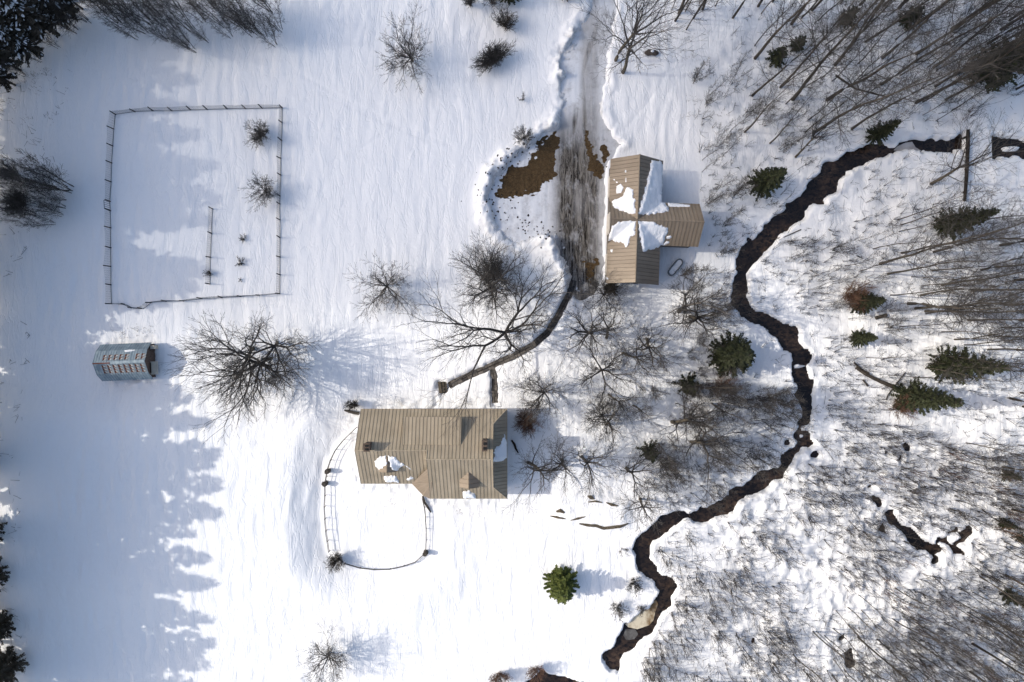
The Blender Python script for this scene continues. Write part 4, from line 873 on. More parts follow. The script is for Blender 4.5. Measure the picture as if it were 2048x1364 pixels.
SKIRT = [(XR, YT, ZE), (XR, YBR, ZE), (XG, YBR + g, zg), (XG, YT - g, zg)]
E1 = (-11.20, YBL + .02, ZE); E2 = (-9.89, -17.33, ZE); E3 = (-9.13, YBR, ZE); AP = (-8.73, -15.37, ZE + 2.26 * TP + .04); TT = (-9.14, -13.80, 5.74)
roof = MB(); hs = Surf()
for p in (UP_L, UP_R, LO_L, LO_R, SKIRT): hs.add(p)
roofo = deck(house, [UP_L, UP_R, LO_L, LO_R, SKIRT], 'roof')
for p, dr_ in ((UP_L, (1, 0, 0)), (LO_L, (1, 0, 0)), (LO_R, (1, 0, 0)), (SKIRT, (0, 1, 0))): paneled(roofo, p, dr_, M['roof_tan'], .40)
SD = dict(x0=-11.87, x1=-5.53, yf=-8.44, yb=-11.21)
# the upper slope is panelled round the shed dormer
paneled(roofo, UP_R, (1, 0, 0), M['roof_tan'], .40, phase=.3)
zf = 5.5; zb = ZE + (YT - SD['yb']) * TP
SDP = [(SD['x0'], SD['yf'] + .15, zf - .04), (SD['x1'], SD['yf'] + .15, zf - .04), (SD['x1'], SD['yb'], zb + .05), (SD['x0'], SD['yb'], zb + .05)]
dm_ = MB(); zs_ = ZE + (YT - SD['yf']) * TP
for xx in (SD['x0'] + .1, SD['x1'] - .1): dm_.prism([(xx, SD['yf'], zs_ - .05), (xx, SD['yf'], zf - .1), (xx, SD['yb'], zb - .05)], (.06 if xx < -8 else -.06, 0, 0))
dm_.prism([(SD['x0'] + .1, SD['yf'], zs_ - .05), (SD['x1'] - .1, SD['yf'], zs_ - .05), (SD['x1'] - .1, SD['yf'], zf - .1), (SD['x0'] + .1, SD['yf'], zf - .1)], (0, -.06, 0))
dor = dm_.build('shed_dormer', M['siding_house'], house); sdk = MB(); sdk.prism(SDP, (0, 0, -.1)); sdk.build('dormer_deck', M['deck'], dor); paneled(dor, SDP, (1, 0, 0), M['roof_tan'], .40, phase=.2)
for i in range(4):
    m = MB(); m.box((SD['x0'] + 1.0 + i * 1.5, SD['yf'] + .02, (zs_ + zf) / 2), (.8, .06, .7)); m.build('window', M['glass'], dor)
# angled bay roof in the inner corner
bay = [(E1, E2, AP, TT)]; bm1 = MB(); bm1.prism([E1, E2, AP], (0, 0, -.1)); bm1.prism([E1, AP, TT], (0, 0, -.1)); bm1.prism([E2, E3, AP], (0, 0, -.1)); bm1.prism([E1, TT, (TT[0], TT[1], 4.6), (E1[0], E1[1], 3.5)], (.04, 0, 0))
bayo = bm1.build('bay_roof', M['deck'], house)
def fan(parent, a, b, apex, n, mat):
    a, b, c = map(np.array, (a, b, apex)); nn = np.cross(b - a, c - a); nn = nn / np.linalg.norm(nn); nn = nn if nn[2] > 0 else -nn
    for i in range(n):
        p = a + (b - a) * (i + .03) / n; q = a + (b - a) * (i + .97) / n; m = MB(); m.prism([tuple(p + nn * .015), tuple(q + nn * .015), tuple(c + nn * .015)], tuple(nn * .03)); m.build('panel', mat, parent)
fan(bayo, E1, E2, AP, 6, M['roof_tan2']); fan(bayo, E2, E3, AP, 4, M['roof_tan2'])
a_ = np.array(E1); 
for i in range(5):
    f0, f1 = (i + .03) / 5, (i + .97) / 5; t0 = np.array(TT) + (np.array(AP) - np.array(TT)) * f0; t1 = np.array(TT) + (np.array(AP) - np.array(TT)) * f1
    m = MB(); m.prism([tuple(a_ + (0, 0, .02)), tuple(t0 + (0, 0, .02)), tuple(t1 + (0, 0, .02))], (0, 0, .03)); m.build('panel', M['roof_tan2'], bayo)
def gable_dormer(xc, hw, yf, zr, zez, yeave, mat):
    """front wall at yf facing -Y on a slope that rises to +Y from eave line yeave"""
    sl = lambda y: ZE + (y - yeave) * TP; yb = yeave + (zr - ZE) / TP; ye = yeave + (zez - ZE) / TP
    m = MB(); m.prism([(xc - hw + .12, yf + .12, sl(yf) - .05), (xc + hw - .12, yf + .12, sl(yf) - .05), (xc + hw - .12, yf + .12, zez), (xc, yf + .12, zr - .1), (xc - hw + .12, yf + .12, zez)], (0, .06, 0))
    for s in (-1, 1): m.prism([(xc + s * (hw - .12), yf + .12, sl(yf) - .05), (xc + s * (hw - .12), yf + .12, zez), (xc + s * (hw - .12), ye, zez)], (-s * .05, 0, 0))
    d = m.build('gable_dormer', M['siding_house'], house)
    for s in (-1, 1):
        p = [(xc, yf, zr), (xc, yb, zr), (xc + s * hw, ye, zez), (xc + s * hw, yf, zez)]; k = MB(); k.prism(p, (0, 0, -.08)); k.build('dormer_deck', M['deck'], d); paneled(d, p, (0, 1, 0), mat, .5); hs.add(p)
    m = MB(); m.box((xc, yf + .10, (sl(yf) + zez) / 2 + .1), (.7, .05, .45)); m.build('window', M['glass'], d)
gable_dormer(-4.68, 1.04, -16.0, 6.10, 5.36, YBR, M['roof_tan2']); gable_dormer(-13.54, 1.0, -14.26, 6.12, 5.42, YBL, M['roof_tan2'])
# ridges and verges
for a, b in (((XL, YRL, ZRL + .05), (XJ, YRL, ZRL + .05)), ((XJ, YR, ZR + .05), (XG, YR, ZR + .05)), ((XG, YT - g, zg + .05), (XG, YR, ZR + .05)), ((XG, YR, ZR + .05), (XG, YBR + g, zg + .05)), ((XJ, YR, ZR + .05), (XJ, YRL, ZRL + .06)), ((XR, YT, ZE + .05), (XG, YT - g, zg + .05)), ((XR, YBR, ZE + .05), (XG, YBR + g, zg + .05))):
    m = MB(); m.tube([a, b], .06, 6); m.build('ridge_cap', M['roof_tan'], roofo)
# walls
def wallbox(parent, x0, x1, y0, y1, z0, z1, mat, name='wall'):
    m = MB(); m.box(((x0 + x1) / 2, (y0 + y1) / 2, (z0 + z1) / 2), (x1 - x0, y1 - y0, z1 - z0)); return m.build(name, mat, parent)
wl_ = wallbox(house, XL + .35, XJ - .05, YBL + .45, YT - .45, -.8, ZE - .02, M['siding_house']); wr_ = wallbox(house, XJ, XR - .4, YBR + .45, YT - .45, -.8, ZE - .02, M['siding_house'])
m = MB(); m.prism([(XL + .3, YT - .45, ZE - .05), (XL + .3, YBL + .45, ZE - .05), (XL + .3, YRL, ZRL - .2)], (.08, 0, 0)); m.build('gable_wall', M['siding_house'], house)
m = MB(); m.prism([(XG - .3, YT - g, zg - .2), (XG - .3, YBR + g, zg - .2), (XG - .3, YR, ZR - .2)], (.08, 0, 0)); m.build('gable_wall', M['siding_house'], house)
m = MB(); m.prism([(XJ + .05, YRL, ZRL - .3), (XJ + .05, YBR + .5, ZE - .1), (XJ + .05, YR, ZR - .2)], (.08, 0, 0)); m.build('gable_wall', M['siding_house'], house)
m = MB(); m.prism([(-10.9, YBL + .3, -.8), (-9.8, -17.0, -.8), (-9.1, -17.2, -.8), (-9.1, YBL + .3, -.8)], (0, 0, ZE + .75)); m.build('bay_wall', M['siding_house'], house)
for xx in (-15.5, -13.2, -7.6, -5.2, -2.6):
    for yy in ((YT - .45), (YBL + .45 if xx < XJ else YBR + .45)):
        m = MB(); m.box((xx, yy, 1.7), (1.0, .10, 1.3)); w_ = m.build('window', M['glass'], house); m = MB(); m.box((xx, yy, .98), (1.2, .16, .08)); m.build('sill', M['trim'], w_)
m = MB(); m.box((-1.95, YT - .44, 1.2), (1.0, .1, 2.1)); m.build('door', M['timber'], house)
for cx, cy, sx, sy, top in ((-15.44, -11.30, .56, .78, 7.5), (-2.90, -11.1, .48, 1.05, 7.7)):
    b0 = float(hs.z(np.array([cx]), np.array([cy]))[0]) - .6; m = MB(); m.box((cx, cy, (b0 + top) / 2), (sx, sy, top - b0)); c = m.build('chimney', M['brick'], house)
    m = MB(); m.box((cx, cy, top + .03), (sx + .12, sy + .12, .10)); m.build('cap', M['brick'], c)
    for q in (-1, 1): m = MB(); m.box((cx, cy + q * sy * .24, top + .14), (sx * .5, sy * .28, .14)); m.build('flue', M['flue'], c)
def zimg(poly): return [(620 + a / 3.41, 760 + b / 3.41) for a, b in poly]
for i, (pl, th) in enumerate((([(1325,365),(1343,400),(1347,470),(1347,545),(1310,556),(1255,552),(1260,470),(1300,440)], .16), ([(445,550),(470,520),(520,515),(520,570),(495,600),(470,620),(450,590)], .14), ([(528,515),(580,520),(600,545),(640,575),(625,590),(600,615),(565,615),(545,580)], .14), ([(508,655),(560,650),(590,660),(605,700),(510,702)], .2), ([(1045,755),(1090,752),(1132,780),(1135,806),(1045,806)], .2), ([(665,665),(690,655),(705,670),(685,685),(665,682)], .1), ([(645,580),(660,585),(690,605),(700,620),(672,604)], .06))):
    o = snow_patch('snow_patch', hs, zimg(pl), th, house, seed=i)

# ---- barn
barn = empty('barn', (0, 0, 0), 'tan roofed cross gabled barn beside the driveway with snow in its valleys', 'barn')
BO = np.array([13.71, 13.40]); BA = np.array([.0357, .9994]); BB = np.array([.9994, -.0357])
def bp(b, a, z): q = BO + BB * b + BA * a; return (float(q[0]), float(q[1]), z)
BZE, BZR = 3.2, 5.45; BL, BWl, BWr, WH, WE = 7.0, 2.86, 3.02, 2.39, 7.32; WC = -.14
bL = [bp(-BWl, -BL, BZE), bp(0, -BL, BZR), bp(0, BL, BZR), bp(-BWl, BL, BZE)]; bR = [bp(BWr, -BL, BZE), bp(0, -BL, BZR), bp(0, BL, BZR), bp(BWr, BL, BZE)]
wT = [bp(0, WC, BZR), bp(WE, WC, BZR), bp(WE, WC + WH, BZE), bp(BWr, WC + WH, BZE)]; wB = [bp(0, WC, BZR), bp(WE, WC, BZR), bp(WE, WC - WH, BZE), bp(BWr, WC - WH, BZE)]
lT = [bp(0, WC, BZR), bp(-BWl, WC, BZR), bp(-BWl, WC + WH, BZE)]; lB = [bp(0, WC, BZR), bp(-BWl, WC, BZR), bp(-BWl, WC - WH, BZE)]
bs_ = Surf()
for p in (bL, bR, wT, wB, lT, lB): bs_.add(p)
# main slopes split by the cross gable so that panels stop at the valleys
mL1 = [bp(-BWl, -BL, BZE), bp(0, -BL, BZR), bp(0, WC, BZR), bp(-BWl, WC - WH, BZE)]; mL2 = [bp(-BWl, BL, BZE), bp(0, BL, BZR), bp(0, WC, BZR), bp(-BWl, WC + WH, BZE)]
mR1 = [bp(BWr, -BL, BZE), bp(0, -BL, BZR), bp(0, WC, BZR), bp(BWr, WC - WH, BZE)]; mR2 = [bp(BWr, BL, BZE), bp(0, BL, BZR), bp(0, WC, BZR), bp(BWr, WC + WH, BZE)]
bro = deck(barn, [mL1, mL2, mR1, mR2, wT, wB, lT, lB], 'roof')
va = (BA[0], BA[1], 0); vb = (BB[0], BB[1], 0)
for p in (mL1, mL2, mR1, mR2): paneled(bro, p, va, M['roof_tan2'], .42)
for p in (wT, wB, lT, lB): paneled(bro, p, vb, M['roof_tan2'], .42)
for a, b in ((bp(0, -BL, BZR + .05), bp(0, BL, BZR + .05)), (bp(-BWl, WC, BZR + .05), bp(WE, WC, BZR + .05))): m = MB(); m.tube([a, b], .07, 6); m.build('ridge_cap', M['roof_tan2'], bro)
m = MB(); m.prism([bp(-BWl + .3, -BL + .35, -.8), bp(BWr - .3, -BL + .35, -.8), bp(BWr - .3, BL - .35, -.8), bp(-BWl + .3, BL - .35, -.8)], (0, 0, BZE + .78)); bw = m.build('wall', M['siding'], barn)
m = MB(); m.prism([bp(BWr - .2, WC - WH + .3, -.8), bp(WE - .3, WC - WH + .3, -.8), bp(WE - .3, WC + WH - .3, -.8), bp(BWr - .2, WC + WH - .3, -.8)], (0, 0, BZE + .78)); m.build('wall', M['siding'], barn)
for a0, s in ((-BL + .35, 1), (BL - .35, -1)): m = MB(); m.prism([bp(-BWl + .3, a0, BZE - .1), bp(BWr - .3, a0, BZE - .1), bp(0, a0, BZR - .2)], tuple(s * .08 * q for q in va)); m.build('gable_wall', M['siding'], barn)
for b0, s, e in ((WE - .3, -1, 0), (-BWl + .25, 1, 0)): m = MB(); m.prism([bp(b0, WC - WH + .3, BZE - .1), bp(b0, WC + WH - .3, BZE - .1), bp(b0, WC, BZR - .2)], tuple(s * .08 * q for q in vb)); m.build('gable_wall', M['siding'], barn)
for b0 in (-1.6, 0, 1.6):
    m = MB(); m.box(bp(b0, -BL + .34, 1.7), (.8, .10, 1.0), tuple(BB)); w_ = m.build('window', M['glass'], barn); m = MB(); m.box(bp(b0, -BL + .31, 1.15), (.95, .14, .07), tuple(BB)); m.build('sill', M['trim'], w_)
for a0 in (-4.6, 0, 4.4):
    m = MB(); m.box(bp(-BWl + .28, a0, 1.1), (.10, 2.4, 2.3), tuple(BB)); m.build('garage_door', M['trim'], barn)
def bimg(poly): return [(1120 + a / 4.01, 280 + b / 4.01) for a, b in poly]
for i, (pl, th) in enumerate((([(730,155),(822,175),(826,290),(822,480),(870,545),(868,572),(720,600),(628,596),(640,520),(690,360),(715,250)], .24), ([(545,375),(580,400),(605,500),(608,590),(540,588),(430,545),(410,485),(470,475)], .17), ([(420,690),(480,655),(615,645),(600,760),(565,775),(560,830),(530,862),(490,820),(395,788)], .17), ([(625,650),(720,645),(868,705),(850,830),(780,862),(665,900),(640,790)], .22), ([(862,500),(1045,520),(1045,538),(960,540),(868,535)], .12), ([(450,372),(490,350),(510,380),(490,425),(450,432)], .10), ([(402,878),(425,878),(420,905),(405,900)], .06), ([(368,1070),(385,1075),(392,1115),(370,1118)], .08), ([(520,240),(532,240),(532,262),(518,260)], .05), ([(522,300),(534,300),(534,340),(522,340)], .05), ([(425,310),(440,312),(440,325),(424,324)], .05), ([(445,328),(468,335),(460,352),(446,345)], .05), ([(850,775),(885,765),(900,780),(875,795),(852,795)], .10), ([(850,810),(875,810),(878,828),(850,832)], .10))):
    snow_patch('snow_patch', bs_, bimg(pl), th, barn, seed=10 + i, wob=.10 if th > .12 else .02, step=.08 if th > .1 else .05)

# ---- gambrel shed
shed = empty('tin_shed', (0, 0, 0), 'small gambrel shed with rust streaked galvanised roof', 'shed')
SO = np.array([-44.5, -2.40]); SU = np.array([.9990, .0450]); SV = np.array([-.0450, .9990])
def sp(u, v, z): q = SO + SU * u + SV * v; return (float(q[0]), float(q[1]), z)
prof = [(-2.09, 1.1), (-1.33, 2.1), (0, 2.8), (1.33, 2.1), (2.09, 1.1)]; SLn = 2.92
sro = deck(shed, [[sp(-SLn, a[0], a[1]), sp(SLn, a[0], a[1]), sp(SLn, b[0], b[1]), sp(-SLn, b[0], b[1])] for a, b in zip(prof[:-1], prof[1:])], 'roof', M['galv'], .07)
su3 = (SU[0], SU[1], 0)
for a, b in zip(prof[:-1], prof[1:]): paneled(sro, [sp(-SLn, a[0], a[1]), sp(SLn, a[0], a[1]), sp(SLn, b[0], b[1]), sp(-SLn, b[0], b[1])], su3, M['galv'], .30, gap=.02, th=.02)
def onslope(s, w): v = s * w * 1.33; return v, 2.8 - .7 * w + .068
for s in (-1, 1):
    for k in range(8):
        u0 = -2.0 + k * .62 + (0.12 if s > 0 else 0)
        if s > 0 and k in (5,): continue
        for j in range(3 if s < 0 else 2):
            for (mat, du, w0, w1) in ((M['rust'], 0.0, .16 + j * .25, .42 + j * .25), (M['pale_sheet'], .20, .16 + j * .25, .38 + j * .25)):
                m = MB(); va_, za = onslope(s, w0); vb_, zb_ = onslope(s, w1); m.prism([sp(u0 + du, va_, za), sp(u0 + du, vb_, zb_), sp(u0 + du + .40, vb_, zb_)], (0, 0, .008 if du == 0 else .014)); m.build('rust_patch' if du == 0 else 'bare_patch', mat, sro)
m = MB(); m.prism([sp(-SLn, -.10, 2.78), sp(-SLn + 1.95, -.10, 2.78), sp(-SLn + 1.95, .02, 2.87), sp(-SLn, .02, 2.87)], (0, 0, .05)); m.build('ridge_cap', M['rust_red'], sro)
m = MB(); m.prism([sp(-SLn + 1.97, -.16, 2.76), sp(SLn, -.16, 2.76), sp(SLn, .14, 2.80), sp(-SLn + 1.97, .14, 2.80)], (0, 0, .07)); m.build('ridge_cap', M['galv'], sro)
m = MB(); m.prism([sp(SLn - .12, v * .93, z - .1) for v, z in prof] + [sp(SLn - .12, 1.9, -.6), sp(SLn - .12, -1.9, -.6)], tuple(-.08 * q for q in su3)); m.build('gable_wall', M['shedwall'], shed)
m = MB(); m.prism([sp(-SLn + .12, v * .93, z - .1) for v, z in prof] + [sp(-SLn + .12, 1.9, -.6), sp(-SLn + .12, -1.9, -.6)], tuple(.08 * q for q in su3)); m.build('gable_wall', M['shedwall'], shed)
m = MB(); m.prism([sp(-SLn + .2, -1.9, -.6), sp(SLn - .2, -1.9, -.6), sp(SLn - .2, 1.9, -.6), sp(-SLn + .2, 1.9, -.6)], (0, 0, 1.68)); m.build('wall', M['shedwall'], shed)
m = MB(); m.prism([sp(SLn - .1, -1.6, 1.25), sp(SLn + .6, -1.6, 1.05), sp(SLn + .6, -.1, 1.05), sp(SLn - .1, -.1, 1.25)], (0, 0, .06)); m.build('door_hood', M['hood'], shed)
m = MB(); m.box(sp(SLn + .2, 1.55, .95), (.42, .42, .9), tuple(SU)); m.build('wall_box', M['hood'], shed)
m = MB(); m.box(sp(SLn - .08, -.8, .7), (.08, 1.2, 1.5), tuple(SU)); m.build('door', M['timber'], shed)
ss = Surf()
for a, b in zip(prof[:-1], prof[1:]): ss.add([sp(-SLn, a[0], a[1]), sp(SLn, a[0], a[1]), sp(SLn, b[0], b[1]), sp(-SLn, b[0], b[1])])
snow_patch('snow_patch', ss, [(248,700),(262,699),(272,700),(262,703),(250,704)], .1, shed, step=.05, guess=3, wob=.03)

# ------------------------------------------------------------------ garden wire fence
def fence(name, posts, label, hp=1.2, closed=False, low=(), gate=None, skip=()):
    f = empty(name, at(*posts[0]), label, 'fence'); o0 = np.array(f.location)
    tops = []; rf = random.Random(len(posts))
    for i, p in enumerate(posts):
        b = np.array(at(*p)); h = hp * (.35 if i in low else rf.uniform(.95, 1.05)); ln = np.array([rf.gauss(0, .05), rf.gauss(0, .05), 0]) * h
        if i in low: ln = np.array([-.5, .15, 0])
        t = b + (0, 0, h) + ln; m = MB(); m.tube([tuple(b - o0 - (0, 0, .4)), tuple(t - o0)], [.075, .065], 6); m.build('post', M['post'], f); tops.append((b, t))
    n = len(posts)
    for i in range(n if closed else n - 1):
        if i in skip: continue
        (b0, t0), (b1, t1) = tops[i], tops[(i + 1) % n]; m = MB(); L = np.linalg.norm(b1 - b0); sag = rf.uniform(.02, .09)
        def pt(u, v):
            a = b0 + (b1 - b0) * u; c = t0 + (t1 - t0) * u; q = a + (c - a) * v; q = q - np.array([0, 0, sag * 4 * u * (1 - u) * v]); g_ = zw(q[0], q[1]); q[2] = max(q[2], g_ + .02); return tuple(q - o0)
        for k, v in enumerate(np.linspace(.04, .97, 8)): m.tube([pt(u, v) for u in (0, .25, .5, .75, 1)], .034 if k == 0 else .009, 3)
        for u in np.linspace(0, 1, max(3, int(L / .22))): m.tube([pt(u, .04), pt(u, .97)], .007, 3)
        m.build('netting', M['wire'], f)
    return f
garden = [(231,229),(270,223),(306,222),(344,222),(381,220),(414,219),(453,217),(491,217),(524,216),(564,215),(564,245),(563,281),(561,316),(561,350),(560,392),(559,408),(560,440),(560,476),(560,514),(560,550),(560,587),(519,590),(482,593),(445,596),(405,598),(369,602),(334,603),(305,605),(288,618),(268,617),(255,610),(225,607),(224,570),(224,533),(223,496),(223,456),(222,422),(221,403),(223,364),(224,326),(226,292),(228,258)]
fence('wire_fence', garden, 'wire netting fence on dark posts round the garden plot', closed=True, low=(28, 29, 30), skip=(36,))
fence('wire_fence', [(425,418),(423,467),(421,514),(421,568)], 'short inner row of wire netting fence inside the garden plot')
gt = empty('garden_gate', at(221, 403), 'narrow barred gate in the garden wire fence', 'gate'); g0 = np.array(gt.location); ga, gb = np.array(at(221, 405)), np.array(at(222, 420))
m = MB(); m.tube([tuple(ga - g0 + (0, 0, .05)), tuple(ga - g0 + (0, 0, 1.2)), tuple(gb - g0 + (0, 0, 1.2)), tuple(gb - g0 + (0, 0, .05)), tuple(ga - g0 + (0, 0, .05))], .03, 5); m.build('gate_frame', M['post'], gt)
for k in range(1, 4): q = ga + (gb - ga) * k / 4 - g0; m = MB(); m.tube([tuple(q + (0, 0, .06)), tuple(q + (0, 0, 1.19))], .018, 5); m.build('bar', M['post'], gt)

# ------------------------------------------------------------------ curved yard rail
def dense_line(pts, step):
    out = [np.array(pts[0], float)]; 
    for a, b in zip(pts[:-1], pts[1:]):
        a, b = np.array(a, float), np.array(b, float); n = max(1, int(round(np.linalg.norm(b - a) / step)))
        for k in range(1, n + 1): out.append(a + (b - a) * k / n)
    return out
def rail(pts, label, hp, post_step=23):
    r = empty('rail_fence', at(*pts[0]), label, 'fence'); o0 = np.array(r.location); P = dense_line(pts, post_step); W3 = [np.array(at(*p)) for p in P]
    for b in W3: m = MB(); m.tube([tuple(b - o0 - (0, 0, .3)), tuple(b - o0 + (0, 0, hp))], .04, 5); m.build('post', M['railm'], r)
    for v in (1.0, .55): m = MB(); m.tube([tuple(b - o0 + (0, 0, hp * v)) for b in W3], .038, 5); m.build('rail', M['railm'], r)
    return r
rail(FENCE_IN[:5], 'curved rail fence from the house corner to the stone piers', .85); rail(FENCE_IN[5:11], 'curved rail fence between lower stone pier and the snowy shrub', .85)
rail(FENCE_IN[4:6], 'short gate rail between the two stone piers', .8, 12); rail(FENCE_IN[11:18], 'low curved rail fence along the bottom of the house yard', .45); rail(FENCE_IN[17:], 'straight rail fence from the single stone pier to the bay', .6)
for (px, py), lb in (((657, 941), 'upper stone pier of the pair at the yard gap'), ((652, 966), 'lower stone pier of the pair at the yard gap'), ((852, 1104), 'single stone pier at the lower yard corner')):
    m = MB(); rp = random.Random(px); k = 8; rings = 6; c = at(px, py, -.2); i0 = 0
    for j in range(rings):
        for q in range(k): t = 6.283 * q / k; rr = .28 * rp.uniform(.85, 1.2) * (1.12 if j == rings - 2 else 1) * (.75 if j == rings - 1 else 1); m.v.append((rr * math.cos(t), rr * math.sin(t), 1.25 * j / (rings - 1)))
    for j in range(rings - 1):
        for q in range(k): m.f.append((j * k + q, j * k + (q + 1) % k, (j + 1) * k + (q + 1) % k, (j + 1) * k + q))
    m.f.append(tuple((rings - 1) * k + q for q in range(k))); o = m.build('stone_pier', M['pier'], None, False, c); tag(o, lb, 'pier')

# ------------------------------------------------------------------ flagstone path
def path_strip(name, pts, hw, label):
    P = dense_line(pts, 6); m = MB(); L, R = [], []
    for i, p in enumerate(P):
        d = P[min(i + 1, len(P) - 1)] - P[max(i - 1, 0)]; d /= np.linalg.norm(d); n = np.array([-d[1], d[0]]); L.append(p + n * hw); R.append(p - n * hw)
    Zc = [float((NZ[5].fbm(np.array(W(*p)[0]) / 26, np.array(W(*p)[1]) / 26, 2)) * .5 + NZ[6].fbm(np.array(W(*p)[0]) / 7, np.array(W(*p)[1]) / 7, 2) * .1) - .27 for p in P]
    for i in range(len(P) - 1): m.poly([(*W(*L[i]), Zc[i]), (*W(*R[i]), Zc[i]), (*W(*R[i + 1]), Zc[i + 1]), (*W(*L[i + 1]), Zc[i + 1])])
    o = m.build(name, M['joint']); tag(o, label, kind='structure'); rp = random.Random(9)
    # pavers, two abreast, as parts of the path
    i = 0
    while i < len(P) - 2:
        for side in (0, 1):
            st = rp.choice((1, 2, 2)); j = min(i + 2, len(P) - 1); sp_ = rp.uniform(.42, .58)
            for (a0, a1) in (((0, sp_),) if side == 0 else ((sp_, 1),)):
                q = [L[i] + (R[i] - L[i]) * (a0 + .03), L[i] + (R[i] - L[i]) * (a1 - .03), L[j] + (R[j] - L[j]) * (a1 - .03), L[j] + (R[j] - L[j]) * (a0 + .03)]; c = sum(q) / 4; q = [c + (k - c) * .93 for k in q]
                zz = (Zc[i] + Zc[j]) / 2 + .02 + rp.uniform(0, .02); m = MB(); m.prism([(*W(*k), zz) for k in q], (0, 0, .05)); m.build('flagstone', M['paver_wet'] if (c[0] > 1070 or rp.random() < .25) else M['paver'], o)
        i += 2
    return o
path_strip('footpath', PATH, 6.6, 'shovelled flagstone path curving from driveway to house'); path_strip('footpath_branch', PATH2, 6.2, 'short flagstone walk to the house door')
rl = empty('handrail', at(981, 742), 'straight thin handrail beside the short flagstone walk', 'handrail'); o0 = np.array(rl.location); hp_ = [at(981, y) for y in (742, 766, 786, 812)]
for b in hp_: b = np.array(b); m = MB(); m.tube([tuple(b - o0 - (0, 0, .3)), tuple(b - o0 + (0, 0, .95))], .035, 6); m.build('post', M['post'], rl)
m = MB(); m.tube([tuple(np.array(b) - o0 + (0, 0, .95)) for b in hp_], .03, 6); m.build('rail', M['post'], rl)
# stone steps at the end of the path
st = empty('stone_steps', at(884, 775), 'brown stone steps at the house end of the flagstone path', 'steps'); o0 = np.array(st.location)
for k in range(3): m = MB(); m.box((-.25 + .32 * k, 0, .12 + .12 * (2 - k)), (.34, 1.35, .14), (math.cos(.12), math.sin(.12))); m.build('step', M['rock'], st)
# low wall stub at the house corner
m = MB(); m.tube([(0, 0, .1), (.5, -.12, .14), (1.1, -.28, .2), (1.75, -.36, .2)], [.10, .16, .18, .2], 6); o = m.build('stone_stub', M['pier'], None, False, at(690, 820)); tag(o, 'dark low stone stub at the upper house corner', 'wall')
m = MB(); m.tube([(0, 0, .0), (.25, -.7, .1), (.7, -1.4, .12), (1.0, -1.9, .05)], [.10, .13, .12, .06], 6); o = m.build('stone_stub', M['pier'], None, False, at(845, 992)); tag(o, 'dark stone edging below the angled bay of the house', 'wall')
m = MB(); m.tube([(0, 0, .2), (.35, -.5, .25), (.5, -1.0, .2), (.8, -1.5, .1)], [.10, .14, .12, .07], 6); o = m.build('fallen_limb', M['timber'], None, False, at(1023, 880)); tag(o, 'dark fallen limb in the shade beside the house end', 'log')

# ------------------------------------------------------------------ trough, boulder, ledges, logs, bridge
tz = at(1350, 535); ang = math.radians(51); u = (math.cos(ang), math.sin(ang)); tr = empty('stock_trough', tz, 'oval grey steel trough filled with snow behind the barn', 'trough', rz=ang)
def oval(Lh, R, z, n=9): return [(Lh + R * math.cos(t), R * math.sin(t), z) for t in np.linspace(-math.pi / 2, math.pi / 2, n)] + [(-Lh + R * math.cos(t), R * math.sin(t), z) for t in np.linspace(math.pi / 2, 1.5 * math.pi, n)]
m = MB(); a, b, c, d = oval(.72, .42, -.2), oval(.72, .44, .48), oval(.72, .31, .48), oval(.72, .30, .3); n = len(a); m.v += a + b + c + d
for r in range(3):
    for q in range(n): m.f.append((r * n + q, r * n + (q + 1) % n, (r + 1) * n + (q + 1) % n, (r + 1) * n + q))
m.build('shell', M['trough'], tr); m = MB(); m.prism(oval(.72, .33, .30), (0, 0, .06)); m.build('snow_fill', M['snow_cap'], tr)
def rockmesh(pts, r, seed, flat=.6):
    """lumpy rock following a line of ground points"""
    rp = random.Random(seed); P = [np.array(p) for p in pts]; m = MB(); k = 9; n = len(P)
    for j, p in enumerate(P):
        d = P[min(j + 1, n - 1)] - P[max(j - 1, 0)]; d[2] = 0; d /= np.linalg.norm(d) + 1e-9; nn = np.array([-d[1], d[0], 0]); e = r * (.35 if j in (0, n - 1) else rp.uniform(.75, 1.25))
        for q in range(k): t = 6.283 * q / k; f = rp.uniform(.8, 1.2); m.v.append(tuple(p + nn * math.cos(t) * e * f + np.array([0, 0, math.sin(t) * e * flat * f])))
    for j in range(n - 1):
        for q in range(k): m.f.append((j * k + q, j * k + (q + 1) % k, (j + 1) * k + (q + 1) % k, (j + 1) * k + q))
    m.f.append(tuple(range(k))[::-1]); m.f.append(tuple((n - 1) * k + q for q in range(k))); return m
bd = empty('boulder', at(1303, 107), 'dark boulder with a snow cap under tall trees by the driveway', 'rock'); o0 = np.array(bd.location)
rockmesh([(-.85, 0, .15), (-.4, .05, .25), (0, .0, .3), (.45, -.05, .25), (.8, 0, .15)], .42, 4, .8).build('stone', M['rock_grey'], bd); rockmesh([(-.2, .06, .58), (.0, .04, .62), (.18, .0, .58)], .16, 5, .4).build('snow_cap', M['snow_cap'], bd, True)
def ledge(pts, r, label, dz=.05, mat='rock', name='rock_ledge'): o = rockmesh([at(*p, dz) for p in pts], r, len(label), .7).build(name, M[mat]); tag(o, label, 'rock'); return o
ledge([(1158,1046),(1175,1049),(1192,1050),(1207,1056),(1222,1054),(1240,1052),(1256,1046)], .22, 'long dark rock ledge nearest the stream bend below the yard', .02)
ledge([(1100,1032),(1114,1033),(1131,1036)], .13, 'short thin rock crack in snow beside the brown rock'); ledge([(1112,1022),(1120,1019),(1128,1023)], .28, 'brown rock showing through snow above the thin crack')
